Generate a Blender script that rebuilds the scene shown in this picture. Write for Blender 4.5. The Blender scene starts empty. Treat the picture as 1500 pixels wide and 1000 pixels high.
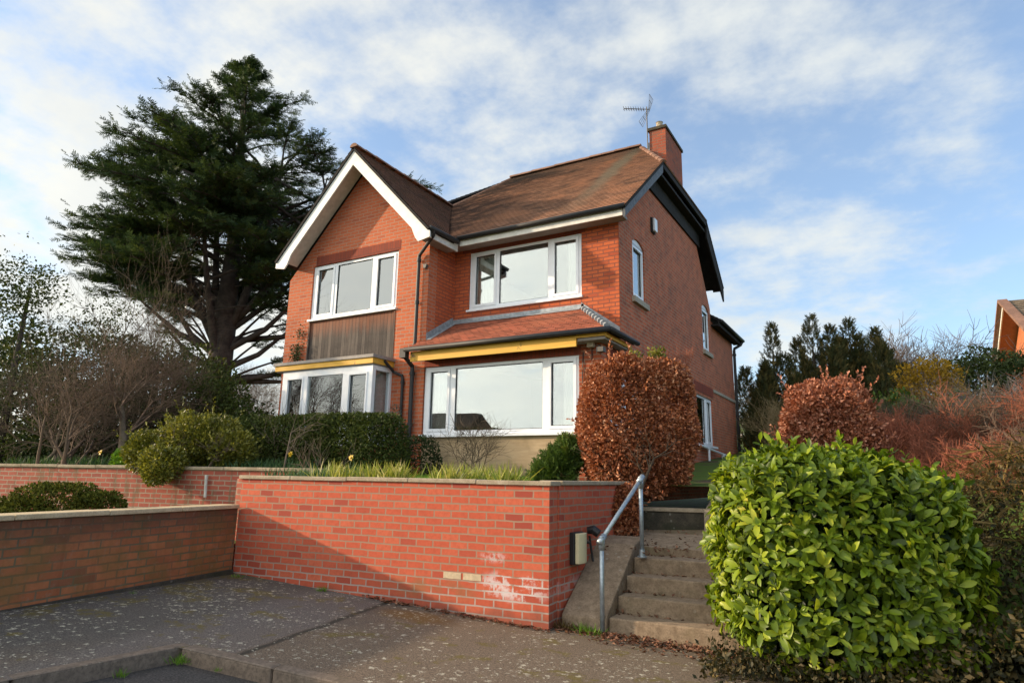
import bpy, math, random
import numpy as np
from mathutils import Vector, Matrix
random.seed(7); rng = np.random.default_rng(11)
PI = math.pi
scene = bpy.context.scene
COL = scene.collection

# ------------------------------------------------------------------ helpers
class MB:
    def __init__(s): s.v = []; s.f = []; s.uv = None
    def add(s, vs, fs):
        b = len(s.v); s.v += [tuple(p) for p in vs]; s.f += [tuple(b + i for i in f) for f in fs]
    def box(s, x0, x1, y0, y1, z0, z1):
        s.add([(x0,y0,z0),(x1,y0,z0),(x1,y1,z0),(x0,y1,z0),(x0,y0,z1),(x1,y0,z1),(x1,y1,z1),(x0,y1,z1)],
              [(0,3,2,1),(4,5,6,7),(0,1,5,4),(1,2,6,5),(2,3,7,6),(3,0,4,7)])
    def obox(s, o, u, v, w):                     # origin corner and three edge vectors
        o, u, v, w = map(Vector, (o, u, v, w))
        s.add([o, o+u, o+u+v, o+v, o+w, o+u+w, o+u+v+w, o+v+w],
              [(0,3,2,1),(4,5,6,7),(0,1,5,4),(1,2,6,5),(2,3,7,6),(3,0,4,7)])
    def prism(s, pts, d):                        # planar polygon swept by vector d
        n = len(pts); d = Vector(d); a = [Vector(p) for p in pts]; b = [p + d for p in a]
        s.add(a + b, [tuple(range(n))[::-1], tuple(range(n, 2*n))] + [(i, (i+1) % n, n+(i+1) % n, n+i) for i in range(n)])
    def tube(s, pts, r, n=8, caps=True):
        pts = [Vector(p) for p in pts]; rs = r if isinstance(r, (list, tuple)) else [r]*len(pts)
        b = len(s.v); prev = None
        for i, p in enumerate(pts):
            t = (pts[min(i+1, len(pts)-1)] - pts[max(i-1, 0)]).normalized()
            if prev is None:
                a = Vector((0,0,1)) if abs(t.z) < .9 else Vector((1,0,0)); x = t.cross(a).normalized()
            else:
                x = (prev - t*prev.dot(t)).normalized()
            y = t.cross(x); prev = x
            for k in range(n):
                q = p + (x*math.cos(2*PI*k/n) + y*math.sin(2*PI*k/n))*rs[i]; s.v.append(tuple(q))
        for i in range(len(pts)-1):
            for k in range(n):
                s.f.append((b+i*n+k, b+i*n+(k+1) % n, b+(i+1)*n+(k+1) % n, b+(i+1)*n+k))
        if caps:
            s.f.append(tuple(b+k for k in range(n))[::-1]); s.f.append(tuple(b+(len(pts)-1)*n+k for k in range(n)))
    def build(s, name, mat, parent=None, smooth=False, bevel=0, **kw):
        me = bpy.data.meshes.new(name)
        off = parent_loc(parent)
        me.from_pydata([(x-off[0], y-off[1], z-off[2]) for x, y, z in s.v], [], s.f)
        if s.uv:
            l = me.uv_layers.new(name='UVMap'); l.data.foreach_set('uv', [c for f in s.uv for q in f for c in q])
        me.validate(); me.update()
        if smooth: me.polygons.foreach_set('use_smooth', [True]*len(me.polygons))
        me.materials.append(mat)
        o = bpy.data.objects.new(name, me); COL.objects.link(o)
        if parent: o.parent = parent
        if bevel:
            m = o.modifiers.new('Bevel', 'BEVEL'); m.width = bevel; m.segments = 2; m.limit_method = 'ANGLE'
        return tag(o, **kw)

def parent_loc(p):
    v = Vector((0,0,0))
    while p is not None: v += p.location; p = p.parent
    return v
def tag(o, label=None, cat=None, group=None, kind=None):
    if label: o['label'] = label
    if cat: o['category'] = cat
    if group: o['group'] = group
    if kind: o['kind'] = kind
    return o
def thing(name, loc, label, cat, group=None):
    o = bpy.data.objects.new(name, None); COL.objects.link(o); o.location = loc; o.empty_display_size = .2
    return tag(o, label, cat, group)

def npmesh(name, V, F, mat, parent=None, rnd=None, smooth=True, **kw):
    """V (n,3) array, F list of (k,m) index arrays with k corners"""
    off = np.array(parent_loc(parent)); V = V - off
    me = bpy.data.meshes.new(name); me.vertices.add(len(V)); me.vertices.foreach_set('co', V.astype(np.float32).ravel())
    loops = np.concatenate([f.ravel() for f in F]); tot = np.concatenate([np.full(len(f), f.shape[1]) for f in F])
    start = np.concatenate([[0], np.cumsum(tot)[:-1]])
    me.loops.add(len(loops)); me.loops.foreach_set('vertex_index', loops.astype(np.int32))
    me.polygons.add(len(tot)); me.polygons.foreach_set('loop_start', start.astype(np.int32))
    try: me.polygons.foreach_set('loop_total', tot.astype(np.int32))
    except Exception: pass
    if smooth: me.polygons.foreach_set('use_smooth', np.ones(len(tot), bool))
    if rnd is not None:
        a = me.attributes.new('rnd', 'FLOAT', 'FACE'); a.data.foreach_set('value', rnd.astype(np.float32))
    me.update(); me.validate()
    me.materials.append(mat)
    o = bpy.data.objects.new(name, me); COL.objects.link(o)
    if parent: o.parent = parent
    return tag(o, **kw)

def norm(a): return a / (np.linalg.norm(a, axis=-1, keepdims=True) + 1e-9)
def scatter(P, D, N, S, tmpl):
    """copies of a template (verts, faces) : long axis D, normal N, scale S -> V, F, rnd"""
    tv, tf = tmpl; tv = np.array(tv, float); n = len(P)
    D = norm(D); X = norm(np.cross(D, N)); M = np.cross(X, D)
    S = np.asarray(S).reshape(n, 1, 1)
    V = P[:, None, :] + S*(tv[None, :, 0:1]*X[:, None, :] + tv[None, :, 1:2]*D[:, None, :] + tv[None, :, 2:3]*M[:, None, :])
    V = V.reshape(-1, 3); base = (np.arange(n)*len(tv))[:, None, None]
    by = {}
    for f in tf: by.setdefault(len(f), []).append(f)
    F = []; R = []; r = rng.random(n)
    for k, fs in by.items():
        a = np.array(fs)[None, :, :] + base; F.append(a.reshape(-1, k)); R.append(np.repeat(r, len(fs)))
    return V, F, np.concatenate(R)
def merge(parts):
    Vs, Fs, Rs = [], [], []; b = 0
    for V, F, R in parts:
        Vs.append(V); Fs += [f+b for f in F]; Rs.append(R); b += len(V)
    return np.concatenate(Vs), Fs, np.concatenate(Rs)
def leafmesh(name, P, D, N, S, tmpl, mat, parent=None, smooth=True, **kw):
    V, F, R = scatter(P, D, N, S, tmpl); return npmesh(name, V, F, mat, parent, R, smooth, **kw)

T_OVAL = ([(0,0,0),(-.17,.25,.05),(0,.27,.0),(.17,.25,.05),(-.21,.58,.05),(0,.6,-.02),(.21,.58,.05),(-.13,.86,-.01),(0,.88,-.07),(.13,.86,-.01),(0,1,-.12)],
          [(0,2,1),(0,3,2),(1,2,5,4),(2,3,6,5),(4,5,8,7),(5,6,9,8),(7,8,10),(8,9,10)])
T_LEAF = ([(0,0,0),(-.3,.45,.1),(0,1,-.06),(.3,.45,.1),(0,.5,-.03)], [(0,4,1),(1,4,2),(0,3,4),(3,2,4)])
T_CURL = ([(0,0,0),(-.36,.4,.2),(.04,1,.12),(.3,.55,.16),(0,.5,-.08)], [(0,4,1),(1,4,2),(0,3,4),(3,2,4)])
T_BLADE = ([(-.035,0,0),(.035,0,0),(.03,.5,.05),(-.03,.5,.05),(0,1,.3)], [(0,1,2,3),(3,2,4)])
def spray(n=9, w=.05, seed=1, L=.42, spread=.9):
    r = random.Random(seed); v = []; f = []
    v += [(-.012,0,0),(.012,0,0),(0,1,0)]; f.append((0,1,2))
    for i in range(n):
        t = i/n*.85+.05; s = -1 if i % 2 else 1; l = L*(1-t*.5)*(.8+.4*r.random()); a = spread+(r.random()-.5)*.5; z = (r.random()-.5)*.5
        b = len(v); dx = s*math.sin(a); dy = math.cos(a)
        v += [(0,t-w*.5,0),(0,t+w*.5,.0),(dx*l*.6, t+dy*l*.6+w*.5, z*l*.6+.02),(dx*l, t+dy*l, z*l)]
        f += [(b,b+1,b+2),(b,b+2,b+3)]
    return (v, f)
T_SPRAY = spray(10, .10, 1); T_TUFT = spray(12, .05, 3, .35, .7)
T_FEATHER = spray(12, .12, 5, .38, .75)

def rdir(n):
    a = rng.normal(size=(n, 3)); return norm(a)

# ------------------------------------------------------------------ materials
def newmat(name):
    m = bpy.data.materials.new(name); m.use_nodes = True; nt = m.node_tree; nt.nodes.clear(); return m, nt
class NT:
    def __init__(s, name):
        s.m, s.t = newmat(name); s.out = s.n('ShaderNodeOutputMaterial')
    def n(s, typ, **kw):
        nd = s.t.nodes.new(typ)
        for k, v in kw.items():
            if k in nd.inputs.keys() if isinstance(k, str) else False: pass
            setattr(nd, k, v)
        return nd
    def link(s, a, b): s.t.links.new(a, b)
    def set(s, sock, val):
        if isinstance(val, bpy.types.NodeSocket): s.link(val, sock)
        else:
            if isinstance(val, (tuple, list)) and len(val) == 3 and sock.type == 'RGBA': val = (*val, 1)
            sock.default_value = val
    def math(s, op, a, b=0.0, c=0.0):
        nd = s.n('ShaderNodeMath', operation=op); s.set(nd.inputs[0], a); s.set(nd.inputs[1], b); s.set(nd.inputs[2], c); return nd.outputs[0]
    def vmath(s, op, a, b=(0,0,0)):
        nd = s.n('ShaderNodeVectorMath', operation=op); s.set(nd.inputs[0], a); s.set(nd.inputs[1], b)
        return nd.outputs['Value'] if op in ('DOT_PRODUCT','LENGTH','DISTANCE') else nd.outputs[0]
    def mix(s, f, a, b, blend='MIX'):
        nd = s.n('ShaderNodeMix', data_type='RGBA', blend_type=blend); s.set(nd.inputs[0], f); s.set(nd.inputs[6], a); s.set(nd.inputs[7], b); return nd.outputs[2]
    def noise(s, vec, scale, detail=4, rough=.55, out='Fac'):
        nd = s.n('ShaderNodeTexNoise'); s.set(nd.inputs['Vector'], vec); nd.inputs['Scale'].default_value = scale
        nd.inputs['Detail'].default_value = detail; nd.inputs['Roughness'].default_value = rough; return nd.outputs[out]
    def ramp(s, f, stops):
        nd = s.n('ShaderNodeValToRGB'); s.set(nd.inputs[0], f); cr = nd.color_ramp
        while len(cr.elements) < len(stops): cr.elements.new(.5)
        for e, (p, c) in zip(cr.elements, stops):
            e.position = p; e.color = (*c, 1) if isinstance(c, (tuple, list)) else (c, c, c, 1)
        return nd.outputs[0]
    def smooth(s, x, a, b):
        if a > b: return s.math('SUBTRACT', 1.0, s.smooth(x, b, a))
        nd = s.n('ShaderNodeMapRange', interpolation_type='SMOOTHSTEP'); s.set(nd.inputs[0], x); nd.inputs[1].default_value = a; nd.inputs[2].default_value = b; return nd.outputs[0]
    def pos(s): return s.n('ShaderNodeNewGeometry').outputs['Position']
    def sep(s, v):
        nd = s.n('ShaderNodeSeparateXYZ'); s.set(nd.inputs[0], v); return nd.outputs
    def comb(s, x, y, z=0.0):
        nd = s.n('ShaderNodeCombineXYZ'); s.set(nd.inputs[0], x); s.set(nd.inputs[1], y); s.set(nd.inputs[2], z); return nd.outputs[0]
    def bsdf(s, color, rough=.7, metal=0, bump=None, bstr=.3, bdist=.01, spec=.4, **kw):
        b = s.n('ShaderNodeBsdfPrincipled'); s.set(b.inputs['Base Color'], color); s.set(b.inputs['Roughness'], rough)
        b.inputs['Metallic'].default_value = metal; b.inputs['Specular IOR Level'].default_value = spec
        if bump is not None:
            bp = s.n('ShaderNodeBump'); bp.inputs['Strength'].default_value = bstr; bp.inputs['Distance'].default_value = bdist
            s.link(bump, bp.inputs['Height']); s.link(bp.outputs[0], b.inputs['Normal'])
        s.link(b.outputs[0], s.out.inputs[0]); s.b = b; return s.m

def simple(name, col, rough=.6, metal=0, var=.12, scale=12, spec=.4, bump=.15):
    t = NT(name); p = t.pos(); n = t.noise(p, scale, 5); n2 = t.noise(p, scale*.17, 3)
    c = t.mix(t.smooth(n, .3, .7), tuple(x*(1-var) for x in col), tuple(min(1, x*(1+var)) for x in col))
    c = t.mix(t.math('MULTIPLY', t.smooth(n2, .4, .7), var*1.6), c, tuple(x*.6 for x in col))
    return t.bsdf(c, rough, metal, n, bump, .004, spec)

def brick_mat(name, c1, c2, c3, mortar, stains=None, w=.225, h=.075, mort=.008, mfade=.0, weather=.3, vmul=1.0, vscale=1.0, effl=None):
    t = NT(name); g = t.n('ShaderNodeNewGeometry'); P = g.outputs['Position']; N = t.sep(g.outputs['True Normal'])
    p = t.sep(P)
    u = t.math('SUBTRACT', t.math('MULTIPLY', p[1], N[0]), t.math('MULTIPLY', p[0], N[1]))
    # horizontal faces use x,y
    wob = t.noise(P, 6, 2)
    z = t.math('ADD', p[2], t.math('MULTIPLY', t.math('SUBTRACT', wob, .5), .018))
    u = t.math('ADD', u, t.math('MULTIPLY', t.math('SUBTRACT', t.noise(P, 9, 2), .5), .012))
    flat = t.math('GREATER_THAN', t.math('ABSOLUTE', N[2]), .7)
    vec = t.mix(flat, t.comb(u, z), t.comb(p[0], p[1]))
    def bt(col1, col2, mo, msize, ms=.2):
        b = t.n('ShaderNodeTexBrick'); t.link(vec, b.inputs['Vector']); b.offset = .5; b.inputs['Scale'].default_value = 1
        t.set(b.inputs['Color1'], col1); t.set(b.inputs['Color2'], col2); t.set(b.inputs['Mortar'], mo)
        b.inputs['Mortar Size'].default_value = msize; b.inputs['Mortar Smooth'].default_value = ms
        b.inputs['Brick Width'].default_value = w; b.inputs['Row Height'].default_value = h; b.inputs['Bias'].default_value = 0
        return b
    b = bt((0,0,0), (1,1,1), (0,0,0), mort)
    rnd = t.noise(t.comb(t.math('FLOOR', t.math('DIVIDE', z, h)), t.math('MULTIPLY', b.outputs['Color'], 9.0)), 3.1, 2)
    c = t.ramp(b.outputs['Color'], [(0, c1), (.45, c2), (.8, c2), (1, c3)])
    n1 = t.noise(P, 26, 4); c = t.mix(t.math('MULTIPLY', t.smooth(n1, .35, .75), .35), c, tuple(x*.62 for x in c2))
    n0 = t.noise(P, 1.1, 4, .6)
    c = t.mix(t.math('MULTIPLY', t.smooth(n0, .45, .75), weather), c, tuple(x*.7 for x in c3))
    strk = t.noise(t.comb(t.math('MULTIPLY', u, 4.5), t.math('MULTIPLY', z, .45), p[1] if False else 0.0), 1.3, 5, .65)
    c = t.mix(t.math('MULTIPLY', t.smooth(strk, .5, .72), weather*1.1), c, tuple(x*.5 for x in c2))
    fac = t.smooth(b.outputs['Fac'], .15, .85)
    mcol = t.mix(t.noise(P, 7, 3), tuple(x*.75 for x in mortar), mortar)
    if mfade: fac2 = t.math('MULTIPLY', fac, t.math('SUBTRACT', 1.0, t.math('MULTIPLY', t.smooth(t.noise(P, 2.2, 3), .4, .6), mfade)))
    else: fac2 = fac
    c = t.mix(fac2, c, mcol)
    if stains: c = stains(t, P, p, c, fac)
    hgt = t.math('ADD', t.math('MULTIPLY', fac, -1.0), t.math('MULTIPLY', n1, .35))
    return t.bsdf(c, .88, 0, hgt, .55, .006, .2)

def st_front(t, P, p, c, fac):
    # damp band at foot, efflorescence near right hand corner, tan staining
    n = t.noise(P, 5, 5, .65); n2 = t.noise(P, 22, 4, .7)
    dx = t.math('DIVIDE', t.math('ADD', p[0], 3.30), .42); dz = t.math('DIVIDE', t.math('SUBTRACT', p[2], .36), .15)
    r = t.math('SQRT', t.math('ADD', t.math('MULTIPLY', dx, dx), t.math('MULTIPLY', dz, dz)))
    m = t.math('MULTIPLY', t.math('SUBTRACT', 1.0, t.smooth(r, .55, 1.15)), t.smooth(t.math('ADD', n, t.math('MULTIPLY', fac, .10)), .49, .6))
    dx2 = t.math('DIVIDE', t.math('ADD', p[0], 3.52), .17); dz2 = t.math('DIVIDE', t.math('SUBTRACT', p[2], .62), .06)
    r2 = t.math('SQRT', t.math('ADD', t.math('MULTIPLY', dx2, dx2), t.math('MULTIPLY', dz2, dz2)))
    m2 = t.math('MULTIPLY', t.math('SUBTRACT', 1.0, t.smooth(r2, .4, 1.2)), t.smooth(n2, .4, .6))
    mm = t.math('MULTIPLY', t.math('MAXIMUM', m, t.math('MULTIPLY', m2, .6)), t.math('ADD', .45, t.math('MULTIPLY', n2, .6)))
    c = t.mix(mm, c, (.62, .56, .55))
    # mortar whitens low down
    low = t.math('MULTIPLY', t.math('SUBTRACT', 1.0, t.smooth(p[2], .15, .5)), fac)
    c = t.mix(t.math('MULTIPLY', low, .45), c, (.5, .44, .42))
    # tan stain low middle
    dx3 = t.math('DIVIDE', t.math('ADD', p[0], 4.25), .75); dz3 = t.math('DIVIDE', t.math('SUBTRACT', p[2], .27), .14)
    r3 = t.math('SQRT', t.math('ADD', t.math('MULTIPLY', dx3, dx3), t.math('MULTIPLY', dz3, dz3)))
    m3 = t.math('MULTIPLY', t.math('SUBTRACT', 1.0, t.smooth(r3, .3, 1.1)), t.math('MULTIPLY', t.smooth(n, .35, .6), .6))
    c = t.mix(m3, c, (.24, .13, .06))
    foot = t.math('SUBTRACT', 1.0, t.smooth(t.math('ADD', p[2], t.math('MULTIPLY', t.math('SUBTRACT', n, .5), .3)), .05, .22))
    c = t.mix(t.math('MULTIPLY', foot, .5), c, (.10, .06, .045))
    return c
def st_mossy(t, P, p, c, fac):
    n = t.noise(P, 2.3, 5, .65); n2 = t.noise(P, 14, 4, .7)
    c = t.mix(t.math('MULTIPLY', t.smooth(n, .42, .64), .5), c, (.15,.11,.035))
    top = t.smooth(t.math('ADD', p[2], t.math('MULTIPLY', n2, .25)), .75, 1.1)
    c = t.mix(t.math('MULTIPLY', top, .6), c, (.05, .035, .028))
    c = t.mix(t.math('MULTIPLY', t.smooth(n2, .55, .72), .35), c, (.26,.20,.14))
    return c
def st_back(t, P, p, c, fac):
    n = t.noise(P, 1.6, 5, .65); n2 = t.noise(P, 9, 4, .7)
    streak = t.noise(t.comb(t.math('MULTIPLY', p[0], 5.0), p[1], t.math('MULTIPLY', p[2], .8)), 1.6, 4, .6)
    c = t.mix(t.math('MULTIPLY', t.smooth(streak, .48, .66), .55), c, (.10, .095, .05))
    c = t.mix(t.math('MULTIPLY', t.smooth(n2, .55, .75), .3), c, (.16, .12, .09))
    return c
def st_side(t, P, p, c, fac):
    n = t.noise(P, 3.5, 5, .65)
    return t.mix(t.math('MULTIPLY', t.smooth(n, .4, .7), .45), c, (.12, .075, .06))

M = {}
M['brick_house'] = brick_mat('house red brick', (.46,.10,.038), (.52,.125,.048), (.34,.07,.036), (.25,.085,.055), mort=.011, mfade=.1, weather=.34)
M['brick_wing'] = brick_mat('wing red brick', (.46,.115,.05), (.52,.135,.058), (.36,.09,.048), (.42,.24,.17), mort=.010, weather=.3)
M['brick_gable'] = brick_mat('side gable brick', (.56,.145,.07), (.49,.12,.058), (.33,.09,.05), (.42,.28,.18), mort=.009, weather=.4, stains=st_side)
M['brick_dark'] = brick_mat('soldier course brick', (.22,.055,.035), (.26,.06,.035), (.19,.05,.035), (.16,.06,.045), w=.075, h=.225, mort=.006, weather=.3)
M['brick_low'] = brick_mat('bay brick', (.30,.075,.035), (.34,.08,.035), (.24,.06,.03), (.30,.2,.14), mort=.008, weather=.4)
M['brick_ret'] = brick_mat('retaining wall brick', w=.205, *((.55,.13,.068), (.49,.10,.052), (.32,.062,.042), (.36,.22,.15)), mort=.0085, weather=.15, stains=st_front)
M['brick_old'] = brick_mat('old garden wall brick', (.33,.105,.045), (.41,.145,.06), (.22,.085,.045), (.17,.13,.075), mort=.009, mfade=.5, weather=.5, stains=st_mossy)
M['brick_back'] = brick_mat('back garden wall brick', (.34,.085,.055), (.40,.10,.065), (.26,.075,.055), (.36,.26,.19), mort=.010, weather=.35, stains=st_back)
M['brick_chim'] = brick_mat('chimney brick', (.44,.11,.05), (.38,.09,.045), (.22,.07,.05), (.25,.13,.09), mort=.010, weather=.5, stains=st_side)
M['brick_nb'] = brick_mat('neighbour brick', (.50,.15,.06), (.55,.17,.07), (.45,.13,.06), (.4,.2,.12), mort=.008)
M['upvc'] = simple('white window frame', (.78,.79,.82), .35, var=.03, spec=.5, bump=.02)
M['white_paint'] = simple('white painted timber', (.74,.72,.69), .55, var=.07, scale=6, bump=.1)
M['white_worn'] = simple('off white painted fascia', (.66,.63,.58), .6, var=.12, scale=9, bump=.1)
M['soffit'] = simple('grey painted soffit', (.28,.25,.23), .7, var=.1)
M['black_wood'] = simple('black stained barge board', (.02,.018,.017), .95, var=.3, scale=15)
M['grey_wood'] = simple('weathered grey barge board', (.10,.105,.115), .65, var=.3, scale=15)
M['black_plastic'] = simple('black gutter plastic', (.02,.019,.02), .6, var=.2, spec=.5)
M['lead'] = simple('grey lead flashing', (.30,.32,.34), .5, metal=.2, var=.25, scale=14)
M['galv'] = simple('galvanised steel tube', (.36,.41,.45), .42, metal=.55, var=.16, scale=30, spec=.5)
M['pot'] = simple('clay chimney pot', (.40,.33,.24), .8, var=.2)
M['stone'] = simple('sandstone sill', (.36,.31,.24), .85, var=.15)
M['curtain'] = simple('white net curtain', (.86,.84,.78), .9, var=.04)
M['curtain_grey'] = simple('grey curtain', (.62,.62,.60), .9, var=.08)
M['interior'] = simple('interior plaster', (.30,.27,.23), .9, var=.05)
M['dark_int'] = simple('interior floor', (.08,.06,.045), .8, var=.1)
M['rubber'] = simple('black rubber', (.015,.015,.016), .5)
M['rust'] = simple('dark steel flange', (.13,.12,.11), .6, .4)
M['bark'] = simple('dark cedar bark', (.055,.042,.034), .95, var=.4, scale=5, bump=.8)
M['bark_pale'] = simple('pale shrub bark', (.17,.125,.085), .95, var=.3, scale=9)
M['twig_brown'] = simple('brown twigs', (.11,.078,.05), .9, var=.35, scale=2)
M['twig_pink'] = simple('pinkish twigs', (.17,.11,.075), .9, var=.3, scale=2)
M['twig_red'] = simple('red brown twigs', (.30,.095,.05), .85, var=.35, scale=1.5)
M['twig_grey'] = simple('grey twigs', (.17,.145,.135), .9, var=.25, scale=2)
M['twig_tan'] = simple('dry tan stalks', (.34,.24,.12), .9, var=.3, scale=3)
M['sheep'] = simple('pale wool', (.6,.5,.4), .95)
M['greypipe'] = simple('pale grey plastic pipe', (.5,.48,.43), .6, var=.15)

def yellow():
    t = NT('yellow painted timber'); P = t.pos(); p = t.sep(P)
    n = t.noise(t.comb(t.math('MULTIPLY', p[0], .6), p[1], t.math('MULTIPLY', p[2], 9.0)), 3, 5, .6); n2 = t.noise(P, 30, 3)
    c = t.mix(t.smooth(n, .3, .7), (.62,.33,.045), (.72,.42,.065))
    c = t.mix(t.math('MULTIPLY', t.smooth(t.noise(P, 2.5, 5, .7), .62, .7), .9), c, (.10,.07,.04))
    return t.bsdf(c, .6, 0, n2, .2, .003, .35)
M['yellow'] = yellow()

def cladding():
    t = NT('weathered vertical timber cladding'); P = t.pos(); p = t.sep(P)
    bd = t.math('MULTIPLY', p[0], 1/.098)
    idx = t.math('FLOOR', bd); fr = t.math('FRACT', bd)
    r = t.n('ShaderNodeTexWhiteNoise', noise_dimensions='1D'); t.link(idx, r.inputs['W'])
    grain = t.noise(t.comb(t.math('MULTIPLY', p[0], 9.0), 0.0, t.math('MULTIPLY', p[2], .5)), 4, 5, .65)
    c = t.ramp(t.math('ADD', t.math('MULTIPLY', grain, .75), t.math('MULTIPLY', r.outputs[0], .28)), [(.25, (.022,.017,.016)), (.5, (.055,.042,.036)), (.75, (.12,.095,.08))])
    top = t.smooth(t.math('ADD', p[2], t.math('MULTIPLY', t.noise(t.comb(t.math('MULTIPLY', p[0], 7.0), 0.0, 0.0), 1, 2), .5)), 4.5, 4.95)
    c = t.mix(t.math('MULTIPLY', top, .7), c, (.24,.075,.03))
    gap = t.math('LESS_THAN', t.math('ABSOLUTE', t.math('SUBTRACT', fr, .5)), .46)
    c = t.mix(gap, (.01,.008,.007), c)
    return t.bsdf(c, .75, 0, t.math('ADD', gap, t.math('MULTIPLY', grain, .3)), .5, .008, .3)
M['cladding'] = cladding()

def panel_mat():
    t = NT('stained render panel'); P = t.pos(); p = t.sep(P)
    n = t.noise(t.comb(t.math('MULTIPLY', p[0], 1.0), 0.0, t.math('MULTIPLY', p[2], 8.0)), 2.2, 5, .6); n2 = t.noise(P, 3, 4)
    c = t.mix(t.smooth(n, .3, .7), (.36,.26,.155), (.47,.35,.22))
    c = t.mix(t.math('MULTIPLY', t.smooth(n2, .45, .7), .4), c, (.17,.13,.07))
    c = t.mix(t.math('MULTIPLY', t.math('SUBTRACT', 1.0, t.smooth(t.math('ADD', p[2], t.math('MULTIPLY', n2, .3)), 1.55, 1.85)), .5), c, (.10,.09,.05))
    return t.bsdf(c, .85, 0, n, .2, .004, .25)
M['panel'] = panel_mat()

def tiles(name, base, dark, warm, streak=False, gauge=.11, w=.165, mossy=0.0, bc=.0):
    t = NT(name); uv = t.n('ShaderNodeUVMap').outputs[0]; P = t.pos(); p = t.sep(P)
    b = t.n('ShaderNodeTexBrick'); t.link(uv, b.inputs['Vector']); b.offset = .5; b.inputs['Scale'].default_value = 1
    t.set(b.inputs['Color1'], (0,0,0)); t.set(b.inputs['Color2'], (1,1,1)); t.set(b.inputs['Mortar'], (.0,.0,.0))
    b.inputs['Mortar Size'].default_value = .005; b.inputs['Brick Width'].default_value = w; b.inputs['Row Height'].default_value = gauge; b.inputs['Bias'].default_value = 0
    r = b.outputs['Color']
    c = t.ramp(r, [(0, tuple(x*.72 for x in base)), (.5, base), (1, tuple(min(1, x*1.25) for x in base))])
    n = t.noise(P, .85, 5, .6); n2 = t.noise(t.comb(t.math('MULTIPLY', p[0], .55), p[1], p[2]), 3.2, 5, .65)
    c = t.mix(t.math('MULTIPLY', t.smooth(n, .46, .62), .75), c, warm)
    c = t.mix(t.math('MULTIPLY', t.smooth(n2, .5, .68), .75), c, dark)
    if mossy: c = t.mix(t.math('MULTIPLY', t.smooth(t.noise(P, 5, 5, .7), .5, .65), mossy), c, (.10,.10,.035))
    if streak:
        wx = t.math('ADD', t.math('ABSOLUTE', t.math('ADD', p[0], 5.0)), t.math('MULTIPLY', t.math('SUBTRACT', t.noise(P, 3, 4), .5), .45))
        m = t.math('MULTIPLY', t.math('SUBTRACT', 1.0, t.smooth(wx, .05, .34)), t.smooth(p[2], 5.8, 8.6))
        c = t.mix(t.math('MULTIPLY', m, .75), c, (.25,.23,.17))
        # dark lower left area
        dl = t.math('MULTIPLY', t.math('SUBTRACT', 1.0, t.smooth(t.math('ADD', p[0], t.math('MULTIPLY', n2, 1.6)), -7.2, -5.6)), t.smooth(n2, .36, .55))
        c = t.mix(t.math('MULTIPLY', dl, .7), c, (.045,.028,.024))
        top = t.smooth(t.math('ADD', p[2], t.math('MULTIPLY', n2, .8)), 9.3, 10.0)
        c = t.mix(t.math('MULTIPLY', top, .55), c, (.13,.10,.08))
    jf = t.smooth(b.outputs['Fac'], .2, .8)
    c = t.mix(t.math('MULTIPLY', jf, .7), c, (.02,.014,.012))
    return t.bsdf(c, .85, 0, t.math('SUBTRACT', t.math('MULTIPLY', r, .3), jf), .5, .006, .25)
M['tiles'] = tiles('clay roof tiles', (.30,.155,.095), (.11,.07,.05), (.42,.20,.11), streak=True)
M['tiles_wing'] = tiles('dark clay roof tiles', (.17,.085,.055), (.07,.048,.036), (.22,.10,.06), mossy=.3)
M['tiles_bay'] = tiles('red bay tiles', (.34,.11,.065), (.17,.07,.05), (.42,.15,.085))
M['tiles_nb'] = tiles('neighbour mottled tiles', (.17,.13,.09), (.08,.06,.045), (.24,.20,.15), gauge=.3, w=.3)
M['ridge'] = simple('clay ridge tile', (.22,.115,.075), .85, var=.25, scale=4)

def glass(name, refl=.20, tint=(.9,.92,.9), fm=1.6):
    t = NT(name)
    fr = t.n('ShaderNodeFresnel'); fr.inputs[0].default_value = 1.55
    f = t.math('MINIMUM', t.math('ADD', t.math('MULTIPLY', fr.outputs[0], fm), refl), 1.0)
    g = t.n('ShaderNodeBsdfGlossy'); g.inputs['Roughness'].default_value = .0; t.set(g.inputs['Color'], (.92,.95,.95))
    nz = t.noise(t.pos(), .9, 2); bp = t.n('ShaderNodeBump'); bp.inputs['Strength'].default_value = .02; bp.inputs['Distance'].default_value = .1
    t.link(nz, bp.inputs['Height']); t.link(bp.outputs[0], g.inputs['Normal'])
    tr = t.n('ShaderNodeBsdfTransparent'); t.set(tr.inputs['Color'], tint)
    mx = t.n('ShaderNodeMixShader'); t.set(mx.inputs[0], f); t.link(tr.outputs[0], mx.inputs[1]); t.link(g.outputs[0], mx.inputs[2])
    t.link(mx.outputs[0], t.out.inputs[0]); return t.m
M['glass'] = glass('double glazed pane')
M['glass_bay'] = glass('bay pane', .10)
M['glass_ret'] = glass('bay return pane', .0, (.9,.9,.9), .4)

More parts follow.
